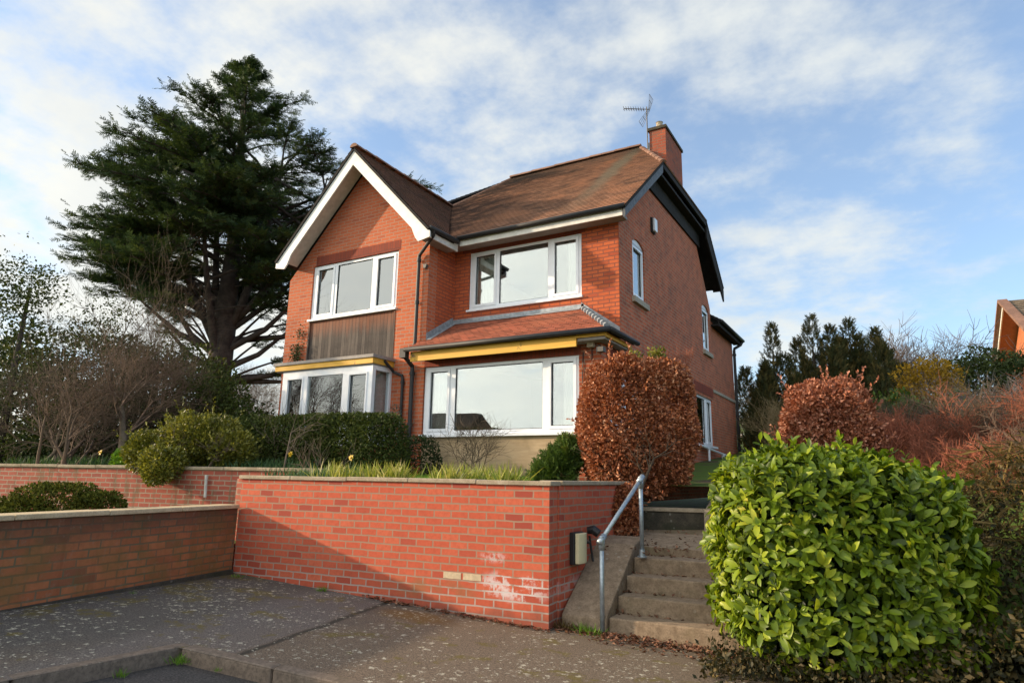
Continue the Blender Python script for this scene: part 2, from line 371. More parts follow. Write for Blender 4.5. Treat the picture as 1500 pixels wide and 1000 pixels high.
def concrete(name, a, b_, scale=8, mossc=(.09,.08,.03), moss=.4, rough=.9):
    t = NT(name); P = t.pos(); n = t.noise(P, scale, 6, .65); n2 = t.noise(P, 1.7, 5, .6); n3 = t.noise(P, 60, 3, .6)
    c = t.mix(t.smooth(n, .3, .7), a, b_)
    c = t.mix(t.math('MULTIPLY', t.smooth(n3, .45, .7), .45), c, tuple(x*.5 for x in a))
    c = t.mix(t.math('MULTIPLY', t.smooth(n2, .5, .7), moss), c, mossc)
    v = t.n('ShaderNodeTexVoronoi'); v.inputs['Scale'].default_value = 11; t.link(P, v.inputs['Vector'])
    sp = t.math('MULTIPLY', t.math('SUBTRACT', 1.0, t.smooth(v.outputs['Distance'], .12, .22)), t.smooth(t.noise(P, 3, 3), .52, .62))
    c = t.mix(t.math('MULTIPLY', sp, .35), c, (.4,.38,.32))
    return t.bsdf(c, rough, 0, t.math('ADD', n, t.math('MULTIPLY', n3, .6)), .45, .008, .25)
M['coping'] = concrete('weathered coping', (.30,.235,.16), (.42,.335,.24), moss=.35, mossc=(.14,.11,.06))
M['coping_pale'] = concrete('pale coping', (.46,.35,.21), (.58,.45,.28), moss=.3, mossc=(.28,.22,.12))
M['concrete'] = concrete('step concrete', (.19,.135,.09), (.30,.22,.15), scale=14, moss=.4)
M['concrete_d'] = concrete('dark concrete', (.045,.04,.03), (.085,.07,.05), scale=10, moss=.6, mossc=(.035,.04,.02))  # darkened to carry the painted shade of the wall above the steps

JX = -3.28
def tarmac():
    t = NT('old tarmac pavement'); P = t.pos(); p = t.sep(P)
    n = t.noise(P, 90, 3, .7); n1 = t.noise(P, 3.2, 5, .6); n2 = t.noise(P, .8, 4, .55); n4 = t.noise(P, 14, 5, .7)
    c = t.mix(t.smooth(n, .35, .7), (.042,.038,.034), (.15,.13,.112))
    # browner and paler towards the right hand part
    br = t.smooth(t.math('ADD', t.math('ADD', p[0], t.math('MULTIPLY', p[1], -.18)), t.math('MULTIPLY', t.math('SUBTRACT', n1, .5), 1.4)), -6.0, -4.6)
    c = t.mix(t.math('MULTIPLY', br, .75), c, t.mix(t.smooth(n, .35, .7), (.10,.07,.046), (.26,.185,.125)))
    # newer pinkish grey patch with a tarry joint, and fine cracks
    lx = t.math('ADD', t.math('ADD', p[0], t.math('MULTIPLY', p[1], .2546)), t.math('MULTIPLY', t.math('SUBTRACT', n1, .5), .10))
    band = t.math('MULTIPLY', t.smooth(lx, JX-1.15, JX-.8), t.math('SUBTRACT', 1.0, t.smooth(lx, JX-.08, JX-.02)))
    c = t.mix(t.math('MULTIPLY', band, .55), c, t.mix(t.smooth(n, .3, .7), (.08,.066,.062), (.19,.165,.155)))
    joint = t.math('SUBTRACT', 1.0, t.smooth(t.math('ABSOLUTE', t.math('SUBTRACT', lx, JX)), .01, .05))
    c = t.mix(t.math('MULTIPLY', joint, .8), c, (.02,.02,.016))
    # moss: along wall foot and blotches
    ms = t.math('MULTIPLY', t.smooth(t.math('ADD', n1, t.math('MULTIPLY', t.smooth(p[0], -5.6, -6.6), .12)), .57, .64), t.smooth(n4, .38, .55))
    c = t.mix(t.math('MULTIPLY', ms, .75), c, t.mix(n4, (.06,.05,.012), (.17,.125,.02)))
    # ochre moss mid
    dx = t.math('DIVIDE', t.math('ADD', p[0], 4.1), .55); dy = t.math('DIVIDE', t.math('SUBTRACT', p[1], 5.3), .3)
    r = t.math('SQRT', t.math('ADD', t.math('MULTIPLY', dx, dx), t.math('MULTIPLY', dy, dy)))
    c = t.mix(t.math('MULTIPLY', t.math('SUBTRACT', 1.0, t.smooth(t.math('ADD', r, t.math('MULTIPLY', n4, .9)), .7, 1.5)), .75), c, (.16,.085,.02))
    # lichen spots
    sp = None
    for sc, lo, hi, seed in ((9, .16, .26, 0), (14, .17, .28, 2.1), (24, .2, .3, 4.3)):
        v = t.n('ShaderNodeTexVoronoi'); v.inputs['Scale'].default_value = sc; t.link(t.vmath('ADD', t.vmath('ADD', P, (seed, seed*2, 0)), t.vmath('MULTIPLY', t.noise(P, 38, 4, out='Color'), (.09,.09,.09))), v.inputs['Vector'])
        rr = t.sep(v.outputs['Color'])[0]
        keep = t.math('GREATER_THAN', t.math('ADD', rr, t.math('MULTIPLY', t.smooth(t.noise(t.vmath('ADD', P, (seed,0,0)), 1.5, 3), .41, .57), .70)), 1.05)
        m = t.math('MULTIPLY', t.math('SUBTRACT', 1.0, t.smooth(v.outputs['Distance'], lo, hi)), keep)
        sp = m if sp is None else t.math('MAXIMUM', sp, m)
    nsp = t.noise(P, 45, 3, .7)
    c = t.mix(t.math('MULTIPLY', sp, t.math('ADD', .3, t.math('MULTIPLY', t.smooth(nsp, .4, .6), .7))), c, (.50,.46,.36))
    return t.bsdf(c, .9, 0, t.math('ADD', n, t.math('MULTIPLY', n4, .8)), .7, .008, .3)
M['tarmac'] = tarmac()
def roadmat():
    t = NT('road tarmac'); P = t.pos(); n = t.noise(P, 80, 3, .7); n1 = t.noise(P, 2.5, 4)
    c = t.mix(t.smooth(n, .35, .7), (.03,.027,.026), (.10,.085,.08)); c = t.mix(t.math('MULTIPLY', t.smooth(n1, .5, .7), .5), c, (.045,.04,.02))
    return t.bsdf(c, .9, 0, n, .6, .006, .3)
M['road'] = roadmat()
M['kerb'] = concrete('kerb stone', (.13,.098,.075), (.22,.165,.125), scale=20, moss=.45, mossc=(.06,.05,.02))
def soil():
    t = NT('garden ground'); P = t.pos(); n = t.noise(P, 9, 6, .7); n1 = t.noise(P, 1.2, 4)
    c = t.mix(t.smooth(n, .3, .7), (.05,.037,.022), (.10,.075,.045))
    c = t.mix(t.smooth(n1, .36, .46), c, t.mix(n, (.045,.08,.012), (.10,.15,.025)))
    return t.bsdf(c, .95, 0, n, .6, .02, .15)
M['soil'] = soil()
M['lawn'] = simple('mown grass', (.10,.20,.025), .9, var=.35, scale=30)

def leafmat(name, stops, rough=.45, trans=.25, spec=.4, tint=None):
    t = NT(name); a = t.n('ShaderNodeAttribute', attribute_name='rnd'); P = t.pos()
    big = t.noise(P, 2.2, 3)
    f = t.math('ADD', t.math('MULTIPLY', a.outputs['Fac'], .75), t.math('MULTIPLY', t.smooth(big, .3, .7), .25))
    c = t.ramp(f, stops)
    b = t.n('ShaderNodeBsdfPrincipled'); t.link(c, b.inputs['Base Color']); b.inputs['Roughness'].default_value = rough; b.inputs['Specular IOR Level'].default_value = spec
    tr = t.n('ShaderNodeBsdfTranslucent'); t.set(tr.inputs['Color'], t.mix(1.0, c, tint or (1.0,1.0,.45), 'MULTIPLY'))
    mx = t.n('ShaderNodeMixShader'); mx.inputs[0].default_value = trans; t.link(b.outputs[0], mx.inputs[1]); t.link(tr.outputs[0], mx.inputs[2])
    t.link(mx.outputs[0], t.out.inputs[0]); return t.m
M['l_laurel'] = leafmat('laurel leaves', [(0,(.03,.055,.005)),(.35,(.10,.155,.009)),(.65,(.20,.28,.014)),(.9,(.38,.42,.03)),(.98,(.44,.43,.05)),(1,(.42,.22,.03))], .42, .35, .35)
M['l_beech'] = leafmat('dead copper beech leaves', [(0,(.14,.045,.018)),(.4,(.34,.11,.045)),(.75,(.50,.19,.08)),(1,(.72,.42,.26))], .5, .22, .4, (1,.8,.6))
M['l_beech2'] = leafmat('pale copper beech leaves', [(0,(.15,.05,.025)),(.4,(.32,.11,.055)),(.75,(.46,.18,.10)),(1,(.66,.38,.26))], .5, .22, .4, (1,.8,.6))
M['l_cedar'] = leafmat('cedar needles', [(0,(.02,.036,.018)),(.5,(.042,.07,.030)),(.85,(.08,.115,.038)),(1,(.15,.165,.045))], .75, .2, .15)
M['l_privet'] = leafmat('privet leaves', [(0,(.022,.034,.008)),(.5,(.05,.07,.014)),(.85,(.09,.11,.022)),(1,(.17,.18,.05))], .65, .2, .2)
M['l_yellow'] = leafmat('yellow green shrub leaves', [(0,(.05,.06,.010)),(.45,(.13,.135,.018)),(.8,(.27,.25,.035)),(1,(.50,.42,.09))], .45, .3, .4)
M['l_holly'] = leafmat('dark evergreen leaves', [(0,(.016,.026,.010)),(.5,(.03,.048,.014)),(.85,(.06,.08,.025)),(1,(.14,.14,.045))], .65, .15, .2)
M['l_moss'] = leafmat('juniper foliage', [(0,(.03,.038,.007)),(.5,(.075,.085,.013)),(.9,(.15,.145,.02)),(1,(.22,.20,.03))], .8, .1, .1)
M['l_conifer'] = leafmat('conifer foliage', [(0,(.022,.032,.014)),(.5,(.055,.06,.02)),(.85,(.14,.105,.035)),(1,(.24,.17,.055))], .7, .15, .2)
M['l_rosemary'] = leafmat('low conifer foliage', [(0,(.025,.05,.012)),(.5,(.07,.12,.02)),(.85,(.12,.18,.03)),(1,(.20,.12,.05))], .6, .2, .3)
M['l_grass'] = leafmat('grass blades', [(0,(.05,.10,.012)),(.5,(.12,.20,.025)),(.85,(.22,.28,.05)),(1,(.42,.36,.16))], .5, .35, .3)
M['l_clump'] = leafmat('pale grass clump blades', [(0,(.10,.15,.02)),(.4,(.24,.29,.04)),(.7,(.42,.40,.10)),(1,(.60,.50,.26))], .5, .35, .3)
M['l_lawn'] = leafmat('lawn blades', [(0,(.07,.15,.012)),(.6,(.14,.27,.02)),(1,(.22,.34,.05))], .5, .35, .3)
M['l_daff'] = leafmat('daffodil leaves', [(0,(.03,.07,.03)),(.6,(.06,.12,.045)),(1,(.12,.19,.05))], .5, .25, .3)
M['l_fors'] = leafmat('forsythia flowers', [(0,(.16,.10,.012)),(.5,(.38,.22,.018)),(1,(.62,.38,.04))], .6, .3, .2)
M['l_ivy'] = leafmat('ivy and dry growth', [(0,(.012,.014,.006)),(.4,(.03,.03,.010)),(.75,(.07,.05,.016)),(.93,(.13,.09,.025)),(1,(.22,.17,.06))], .6, .2, .3)
M['l_dry'] = leafmat('dry grass', [(0,(.05,.035,.012)),(.5,(.13,.085,.025)),(1,(.30,.20,.07))], .7, .3, .2)
M['l_litter'] = leafmat('fallen beech leaves', [(0,(.07,.03,.018)),(.5,(.17,.07,.04)),(1,(.32,.17,.10))], .7, .1, .3)
M['l_far'] = leafmat('far evergreen leaves', [(0,(.02,.035,.012)),(.5,(.05,.07,.02)),(1,(.11,.13,.04))], .7, .15, .2)
M['petal'] = leafmat('daffodil petals', [(0,(.75,.45,.01)),(1,(.9,.62,.03))], .5, .3, .3)

# ------------------------------------------------------------------ house
HX0, HX1 = -11.85, -4.08                  # wing left wall, side wall
YF, YM = 9.97, 10.875                     # front plane, upper main wall plane
house = thing('brick_house', (-7.9, 14.0, 1.2), 'two storey red brick house with a white gabled wing and brown tiled roofs', 'house')

def holed(outer, holes, o, u, v, thick):
    """wall: polygon with holes in (u,v) coordinates; thickness goes along -(u x v) from the outer face"""
    cu = bpy.data.curves.new('w', 'CURVE'); cu.dimensions = '2D'; cu.fill_mode = 'BOTH'; cu.extrude = thick/2
    for loop in [outer] + holes:
        s = cu.splines.new('POLY'); s.points.add(len(loop)-1)
        for q, p in zip(s.points, loop): q.co = (p[0], p[1], 0, 1)
        s.use_cyclic_u = True
    ob = bpy.data.objects.new('w', cu); me = bpy.data.meshes.new_from_object(ob)
    o, u, v = Vector(o), Vector(u), Vector(v); n = u.cross(v); mb = MB()
    mb.add([o + u*q.co.x + v*q.co.y + n*(q.co.z - thick/2) for q in me.vertices], [tuple(p.vertices) for p in me.polygons])
    bpy.data.objects.remove(ob); bpy.data.curves.remove(cu); bpy.data.meshes.remove(me); return mb
def rect(a, b, c, d): return [(a,c),(b,c),(b,d),(a,d)]
def archrect(a, b, c, d, rise=.11):
    pts = [(a,c),(b,c)]
    for i in range(9):
        t = i/8; pts.append((b+(a-b)*t, d - rise + rise*math.sin(PI*t)**.8 if 0 < t < 1 else d-rise))
    return pts
X_, Z_ = (1,0,0), (0,0,1)
# front wall of wing + right-hand bay, one plane
holed([(HX0,1.0),(-7.79,1.0),(-7.79,6.27),(-9.62,8.15),(HX0,5.8)], [rect(-11.1,-8.6,3.72,6.03), rect(-11.12,-8.62,1.95,3.5)], (0,YF,0), X_, Z_, .27).build('wall', M['brick_wing'], house)
mb = holed([(-7.787,1.0),(HX1,1.0),(HX1,3.74),(-7.787,3.74)], [rect(-7.785,-4.488,1.2,3.47)], (0,YF,0), X_, Z_, .27); mb.build('wall', M['brick_low'], house, label='darker brick wall around the wide ground floor window')
holed([(-7.8,3.9),(-4.082,3.9),(-4.082,6.22),(-7.8,6.22)], [rect(-7.412,-4.835,4.75,6.05)], (0,YM,0), X_, Z_, .27).build('wall', M['brick_house'], house)
mb = MB(); mb.box(-8.06,-7.79,YF+.272,YM+.2,1.0,6.24); mb.build('wall', M['brick_house'], house)
# side gable wall (u = y, v = z), outward normal +x  => u x v = y x z = x
side = [(YF+.003,1.0),(20.72,1.0),(20.72,5.75),(17.95,5.75),(17.95,6.1),(16.35,8.02),(12.95,8.02),(10.9,6.42),(10.9,4.0),(YF+.003,3.72)]
holed(side, [archrect(11.62,12.33,4.86,6.12), archrect(17.02,17.76,4.78,6.08), rect(16.1,17.72,2.28,3.52), rect(10.3,11.85,2.28,3.42)], (HX1+.002,0,0), (0,1,0), Z_, .27).build('wall', M['brick_gable'], house, label='duller shaded brick gable wall on the right side')
mb = MB(); mb.box(HX0,HX0+.27,YF+.272,17.9,1.0,5.8); mb.box(HX0+.272,HX1-.3,17.68,17.9,1.0,6.1); mb.box(-9,HX1-.3,20.45,20.7,1.0,5.6); mb.box(-9.0,-8.75,17.91,20.44,1.0,5.6); mb.build('wall', M['brick_gable'], house)
# interior floors, ceilings and partition
mb = MB()
for z in (1.35, 3.86, 6.12): mb.box(HX0+.3,HX1-.3,YF+.3 if z < 5 else YM+.3,17.6,z,z+.06)
mb.box(HX0+.3,-8.1,YF+.3,YM+.28,6.12,6.18)
mb.build('floor', M['dark_int'], house)
mb = MB(); mb.box(-8.0,-7.9,YM+.3,17.5,1.45,6.1); mb.box(HX0+.3,HX1-.3,14.6,14.7,1.45,6.1); mb.build('partition_wall', M['interior'], house)
# lintels (soldier courses), 4 mm proud
mb = MB(); mb.box(-11.02,-8.55,YF-.004,YF+.02,6.03,6.25); mb.build('lintel', M['brick_dark'], house)
mb = MB(); mb.box(-7.6,-4.75,YM-.004,YM+.02,6.05,6.21); mb.build('lintel', M['brick_dark'], house)
mb = MB(); mb.box(-7.78,-4.45,YF-.004,YF+.02,3.472,3.62); mb.build('lintel', M['brick_dark'], house)
mb = MB(); mb.box(HX1-.02,HX1+.006,10.2,11.95,3.42,3.64); mb.build('lintel', M['brick_dark'], house)
# rendered panel under the big window, cladding under wing window
mb = MB(); mb.box(-7.785,-4.488,YF+.02,YF+.1,1.2,2.12); mb.build('render_panel', M['panel'], house)
mb = MB(); mb.box(-11.08,-8.62,YF+.02,YF+.08,3.722,4.72); mb.box(-11.1,-11.06,YF-.012,YF+.05,3.74,4.72); mb.box(-8.64,-8.6,YF-.012,YF+.05,3.7,4.72); mb.build('timber_cladding', M['cladding'], house)
# stone sills, string course, alarm
def win(o, u, nrm, w, h, bays, name='window', fr=.055, dep_=.09, setb=.035, glassm=None, sill=None, arch=0, sillmat=None, label=None, reveal=True):
    """bays: list of (x0,x1,open) glazed openings in window coordinates"""
    o, u, nrm = Vector(o), Vector(u), Vector(nrm); z = Vector((0,0,1)); k = -nrm*setb
    f = MB(); b = o + k
    f.obox(b, u*w, -nrm*dep_, z*fr*1.3)
    f.obox(b + z*(h-fr), u*w, -nrm*dep_, z*fr)
    xs = [0]
    for (a, c, op) in bays: xs += [a-(.045 if op else 0), c+(.045 if op else 0)]
    xs.append(w)
    for i in range(0, len(xs), 2):
        f.obox(b + u*xs[i] + z*fr*1.3, u*(xs[i+1]-xs[i]), -nrm*dep_, z*(h-2.3*fr))
    zb, zt = fr*1.3, h-fr
    for (a, c, op) in bays:
        if op:                                            # proud casement sash
            bb = b + nrm*.018; zz0, zz1 = zb-.012, zt+.012; s = .052
            f.obox(bb + u*(a-s) + z*zz0, u*(c-a+2*s), -nrm*.05, z*s)
            f.obox(bb + u*(a-s) + z*(zz1-s), u*(c-a+2*s), -nrm*.05, z*s)
            f.obox(bb + u*(a-s) + z*(zz0+s), u*s, -nrm*.05, z*(zz1-zz0-2*s))
            f.obox(bb + u*c + z*(zz0+s), u*s, -nrm*.05, z*(zz1-zz0-2*s))
    if arch:
        n = 10
        for i in range(n):
            t0, t1 = i/n, (i+1)/n; a0 = arch*max(0, math.sin(PI*t0))**.8; a1 = arch*max(0, math.sin(PI*t1))**.8
            f.prism([b+u*(w*t0)+z*(h-.02), b+u*(w*t1)+z*(h-.02), b+u*(w*t1)+z*(h+a1), b+u*(w*t0)+z*(h+a0)], -nrm*dep_)
    F_ = f.build(name, M['upvc'], house, label=label)
    for (a, c, op) in bays:
        g = MB(); q = .045 if op else 0.0
        pb = b - nrm*.03
        g.obox(pb + u*(a-.01) + z*(zb+q*.8), u*(c-a+.02), -nrm*.012, z*(zt-zb-q*1.6))
        g.build('pane', glassm or M['glass'], F_)
        sl_ = MB(); gb = pb + nrm*.001; W_, z0_, z1_ = .011, zb+q*.8+(.005 if op else 0), zt-q*.8-(.005 if op else 0)
        for (o_, u_, h_) in ((u*a+z*z0_, c-a, W_), (u*a+z*(z1_-W_), c-a, W_), (u*a+z*(z0_+W_), W_, z1_-z0_-2*W_), (u*(c-W_)+z*(z0_+W_), W_, z1_-z0_-2*W_)):
            sl_.obox(gb + o_, u*u_, nrm*.012, z*h_)
        sl_.build('seal', M['rubber'], F_)
        if op:
            hd = MB(); xc = (c-.02) if a < w*.5 else (a+.02); hd.obox(pb + nrm*(-.03) + u*(xc-.01) + z*(zb+(zt-zb)*.45), u*.02, nrm*.015, z*.11); hd.build('handle', M['upvc'], F_)
    if sill:
        s = MB(); s.obox(o + u*(-sill[0]) + z*(-sill[2]), u*(w+2*sill[0]), nrm*sill[1], z*sill[2]); s.obox(o + u*(.002) + z*(-sill[2]), u*(w-.004), -nrm*.12, z*(sill[2]-.003))
        s.build('sill', sillmat or M['upvc'], F_)
    return F_
FN, SN = (0,-1,0), (1,0,0)
def bl(x0, l): return [(a-x0, b-x0, c) for a, b, c in l]
win((-11.095,YF,4.775), X_, FN, 2.49, 1.25, bl(-11.095, [(-10.945,-10.49,True),(-10.36,-9.335,False),(-9.18,-8.735,True)]), sill=(.03,.05,.04))
win((-7.78,YF,2.165), X_, FN, 3.29, 1.30, bl(-7.78, [(-7.64,-7.235,True),(-7.06,-5.2,False),(-5.03,-4.6,True)]), sill=(.03,.06,.05))
win((-7.41,YM,4.79), X_, FN, 2.57, 1.255, bl(-7.41, [(-7.27,-6.81,True),(-6.69,-5.57,False),(-5.42,-4.96,True)]), sill=(.03,.05,.04))
win((HX1,11.62,4.86), (0,1,0), SN, .71, 1.15, [(.10,.61,True)], arch=.11, sill=(.08,.07,.11), sillmat=M['stone'])
win((HX1,17.02,4.78), (0,1,0), SN, .74, 1.19, [(.10,.64,True)], arch=.11, sill=(.08,.07,.11), sillmat=M['stone'])
win((HX1,16.1,2.28), (0,1,0), SN, 1.62, 1.24, [(.07,.92,False),(1.08,1.5,True)], sill=(.04,.1,.05))
win((HX1,10.3,2.28), (0,1,0), SN, 1.55, 1.14, [(.10,.68,True),(.86,1.45,True)], sill=(.04,.06,.05))
mb = MB(); mb.box(HX1,HX1+.03,17.86,20.72,3.76,3.84); mb.build('string_course', M['stone'], house)
mb = MB(); mb.box(HX1,HX1+.012,15.9,17.85,3.60,3.83); mb.build('lintel', M['brick_dark'], house)
# projecting flat roofed bay window on the wing
BY = 9.40; BXL, BXR = -11.12, -8.60
f = MB(); p_ = MB()
bay = thing('bay_window', (0,0,0), None, None); bay.parent = house; bay.location = Vector((-9.86,9.4,1.3)) - house.location
del_keys = [k for k in ('label','category') if k in bay.keys()]
f.box(BXL,BXR,BY,BY+.09,3.37,3.5); f.box(BXL,BXR,BY,BY+.09,1.95,2.03)
for a, b in ((BXL,-10.985),(-10.49,-10.37),(-9.38,-9.23),(-8.72,BXR)): f.box(a,b,BY,BY+.09,2.03,3.37)
for a, b in ((-10.985,-10.49),(-9.23,-8.72)):
    f.box(a,b,BY-.015,BY+.03,3.33,3.37); f.box(a,b,BY-.015,BY+.03,2.031,2.08); f.box(a,a+.035,BY-.015,BY+.03,2.08,3.33); f.box(b-.035,b,BY-.015,BY+.03,2.08,3.33)
f.box(BXR-.09,BXR,BY+.092,YF-.002,3.41,3.5); f.box(BXR-.09,BXR,BY+.092,YF-.002,1.95,2.03); f.box(BXR-.09,BXR,YF-.06,YF-.002,2.031,3.409)
f.box(BXL,BXL+.09,BY+.092,YF-.002,3.41,3.5); f.box(BXL,BXL+.09,BY+.092,YF-.002,1.95,2.03); f.box(BXL,BXL+.09,YF-.06,YF-.002,2.031,3.409)
f.build('frame', M['upvc'], bay)
for a, b in ((-10.96,-10.52),(-10.38,-9.37),(-9.21,-8.74)):
    g = MB(); g.box(a,b,BY+.04,BY+.05,2.03,3.37); g.build('pane', M['glass_bay'], bay)
g = MB(); g.box(BXR-.05,BXR-.04,BY+.09,YF-.06,2.03,3.41); g.build('pane', M['glass_ret'], bay)
mb = MB(); mb.box(BXL+.02,BXR-.02,BY+.02,YF-.002,1.0,1.949); mb.build('base_wall', M['brick_wing'], bay)
mb = MB(); mb.box(-11.32,-8.56,BY-.06,BY-.03,3.525,3.635); mb.box(-8.585,-8.56,BY-.029,YF-.002,3.525,3.635); mb.box(-11.32,-11.295,BY-.029,YF-.002,3.525,3.635); mb.build('fascia', M['yellow'], bay)
mb = MB(); mb.box(-11.35,-8.53,BY-.09,YF-.002,3.637,3.70); mb.box(-11.29,-8.59,BY-.028,YF-.002,3.505,3.635); mb.build('flat_roof', M['soffit'], bay)

# ---- roofs: courses of tiles
def clip(poly, v0, v1):
    def cut(ps, key, lim, keep):
        out = []
        for i in range(len(ps)):
            a, b = ps[i], ps[(i+1) % len(ps)]; fa, fb = keep(a[1]-lim), keep(b[1]-lim)
            if fa: out.append(a)
            if fa != fb:
                t = (lim-a[1])/(b[1]-a[1]); out.append((a[0]+(b[0]-a[0])*t, lim))
        return out
    ps = cut(poly, 1, v0, lambda d: d >= 0); ps = cut(ps, 1, v1, lambda d: d <= 0) if ps else ps
    return ps
def roof_plane(pts, mat, gauge=.11, lift=.016, thick=.05, name='roof', parent=None, under=None, label=None, nocourse=False):
    """pts 3D planar polygon, first edge = eave"""
    P = [Vector(p) for p in pts]; u = (P[1]-P[0]).normalized(); n = (P[1]-P[0]).cross(P[2]-P[0]).normalized()
    if n.z < 0: n = -n
    v = n.cross(u);
    if v.z < 0: v = -v
    q = [((p-P[0]).dot(u), (p-P[0]).dot(v)) for p in P]
    vm = max(a[1] for a in q); mb = MB(); mb.uv = []
    k = min(a[1] for a in q)
    while k < vm - 1e-4:
        k1 = min(k+gauge, vm); s = clip(q, k, k1)
        if len(s) >= 3:
            top = []
            for a in s:
                hgt = lift*(1-(a[1]-k)/gauge)+.003; top.append(P[0]+u*a[0]+v*a[1]+n*hgt)
            b = len(mb.v); mb.v += [tuple(t) for t in top]; mb.f.append(tuple(range(b, b+len(top)))); mb.uv.append([(a[0], a[1]) for a in s])
            low = [a for a in s if abs(a[1]-k) < 1e-5]
            if len(low) == 2:
                a0, a1 = low; b = len(mb.v)
                mb.v += [tuple(P[0]+u*a[0]+v*a[1]+n*h) for a, h in ((a0,-.002),(a1,-.002),(a1,lift+.003),(a0,lift+.003))]
                mb.f.append((b,b+1,b+2,b+3)); mb.uv.append([(a0[0],k-.02),(a1[0],k-.02),(a1[0],k),(a0[0],k)])
        k = k1
    r = mb.build(name, mat, parent or house, label=label)
    sl = MB(); sl.prism([p - n*.004 for p in P], -n*thick); sl.build('roof_deck', under or M['black_wood'], r)
    return r
def FP(x, y): return (x, y, 6.28+.8*(y-10.48))
EY = 10.42; VX = -3.78
yr = 14.83; zr = FP(0, yr)[2]; xr, xl = -4.9, -8.77
main_poly = [FP(-7.70,EY), FP(VX,EY), FP(VX,12.9), FP(xr,yr), FP(xl,yr), FP(-9.62,13.16)]
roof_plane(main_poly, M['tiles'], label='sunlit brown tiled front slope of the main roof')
# rear slope, half hip, left hip
def RP(x, y): return (x, y, zr-.8*(y-yr))
roof_plane([RP(VX,18.5), RP(-11.9,18.5), RP(xl,yr), RP(xr,yr), RP(VX,16.75)], M['tiles'])
roof_plane([(VX,12.9,FP(0,12.9)[2]),(VX,16.75,RP(0,16.75)[2]),(xr,yr,zr)], M['tiles'])
roof_plane([(-11.9,18.5,RP(0,18.5)[2]),(-11.9,EY,6.23),(xl-1.5,12.9,8.1),(xl,yr,zr)][::-1][:0] or [(-12.2,18.5,RP(0,18.5)[2]-.2),(-12.2,10.4,RP(0,18.5)[2]-.2),(xl,yr,zr)], M['tiles'])
# wing roof
WX, WZ, SL = -9.6, 8.39, 1.04
def WR(x): return WZ - SL*abs(x-WX)
wf, wb = 9.44, 10.7
zl = WR(-7.42)
roof_plane([(-7.42,wf,zl),(-7.42,10.33,zl),(-7.70,10.46,WR(-7.70)),(WX,13.12,WZ),(WX,wf,WZ)], M['tiles_wing'])
roof_plane([(-11.80,14.5,WR(-11.8)),(-11.80,wf,WR(-11.80)),(WX,wf,WZ),(WX,14.5,WZ)], M['tiles_wing'])
def ridge(a, b, name='ridge_tiles', r=.10, mat=None):
    a, b = Vector(a), Vector(b); L = (b-a).length; n = max(1, int(L/.33)); d = (b-a).normalized(); s = d.cross(Vector((0,0,1))).normalized(); up = s.cross(d)
    mb = MB()
    for i in range(n):
        p0 = a + d*(L*i/n); p1 = a + d*(L*(i+1)/n - .008); j = random.uniform(-.006,.006)
        ring = []
        for e, p in ((0,p0),(1,p1)):
            for k in range(7):
                t = PI*k/6; ring.append(p + s*math.cos(t)*(r+.008*(1-e)) + up*(math.sin(t)*(r*.8+.008*(1-e)) + j - .02))
        mb.add(ring, [(k,k+1,k+8,k+7) for k in range(6)] + [tuple(range(7))[::-1], tuple(range(7,14))])
    mb.build(name, mat or M['ridge'], house)
ridge((xl,yr,zr+.03),(xr,yr,zr+.03)); ridge((WX,wf,WZ+.03),(WX,13.1,WZ+.03)); ridge((-9.62,13.16,FP(0,13.16)[2]+.01),(xl,yr,zr+.01), r=.06); ridge((VX,12.9,FP(0,12.9)[2]+.0),(xr,yr,zr+.0), r=.07)
# bay roof (right)
BE, BZ = 9.58, 3.78
def bz(y): return BZ + .58*(y-BE)
xe = -3.80; hx, hy = -4.84, YM
roof_plane([(-7.92,BE,BZ),(xe,BE,BZ),(hx,hy,bz(hy)),(-7.79,hy,bz(hy)),(-7.79,YF-.0,bz(YF)),(-7.92,YF-.01,bz(YF-.01))], M['tiles_bay'], gauge=.10, label='red tiled lean-to roof over the ground floor bay')
roof_plane([(xe,BE,BZ),(xe,YM,BZ),(hx,YM,bz(YM))], M['tiles_bay'], gauge=.10)
# bonnet hip tiles + flashing
mb = MB()
for i in range(9):
    t = (i+.5)/9.5; p = Vector((xe,BE,BZ)).lerp(Vector((hx,hy,bz(hy))), t)
    mb.tube([p+Vector((.03,-.05,.01)), p+Vector((-.06,.08,.075))], [.055,.035], 7)
mb.build('hip_tiles', M['lead'], house)
mb = MB()
mb.box(-7.79,hx+.05,YM-.012,YM-.002,bz(YM),bz(YM)+.09)
mb.prism([(-7.79,YM-.004,bz(YM)+.02),(hx,YM-.004,bz(YM)+.02),(hx,YM-.11,bz(YM-.11)+.027),(-7.79,YM-.11,bz(YM-.11)+.027)],(0,0,.008))
n = 9
for i in range(n):                       # stepped flashing on the wing return wall
    y0 = YF+.01 + (YM-YF-.02)*i/n; y1 = YF+.01 + (YM-YF-.02)*(i+1)/n
    mb.prism([(-7.788,y0,bz(y0)-.02),(-7.788,y1,bz(y1)-.02),(-7.788,y1,bz(y1)+.15),(-7.788,y0,bz(y1)+.10)],(.006,0,0))
mb.prism([(-7.78,YF,bz(YF)+.022),(-7.66,YF,bz(YF)+.022),(-7.66,YM,bz(YM)+.024),(-7.78,YM,bz(YM)+.024)],(0,0,.006))
for i in range(8):                       # right hand stepped flashing on the main wall
    x0 = hx + (HX1-hx)*i/8; x1 = hx + (HX1-hx)*(i+1)/8; zz = lambda x: bz(YM) - (x-hx)*(bz(YM)-BZ)/(xe-hx)
    mb.prism([(x0,YM-.004,zz(x0)-.03),(x1,YM-.004,zz(x1)-.03),(x1,YM-.004,zz(x0)+.05),(x0,YM-.004,zz(x0)+.12)],(0,-.008,0))
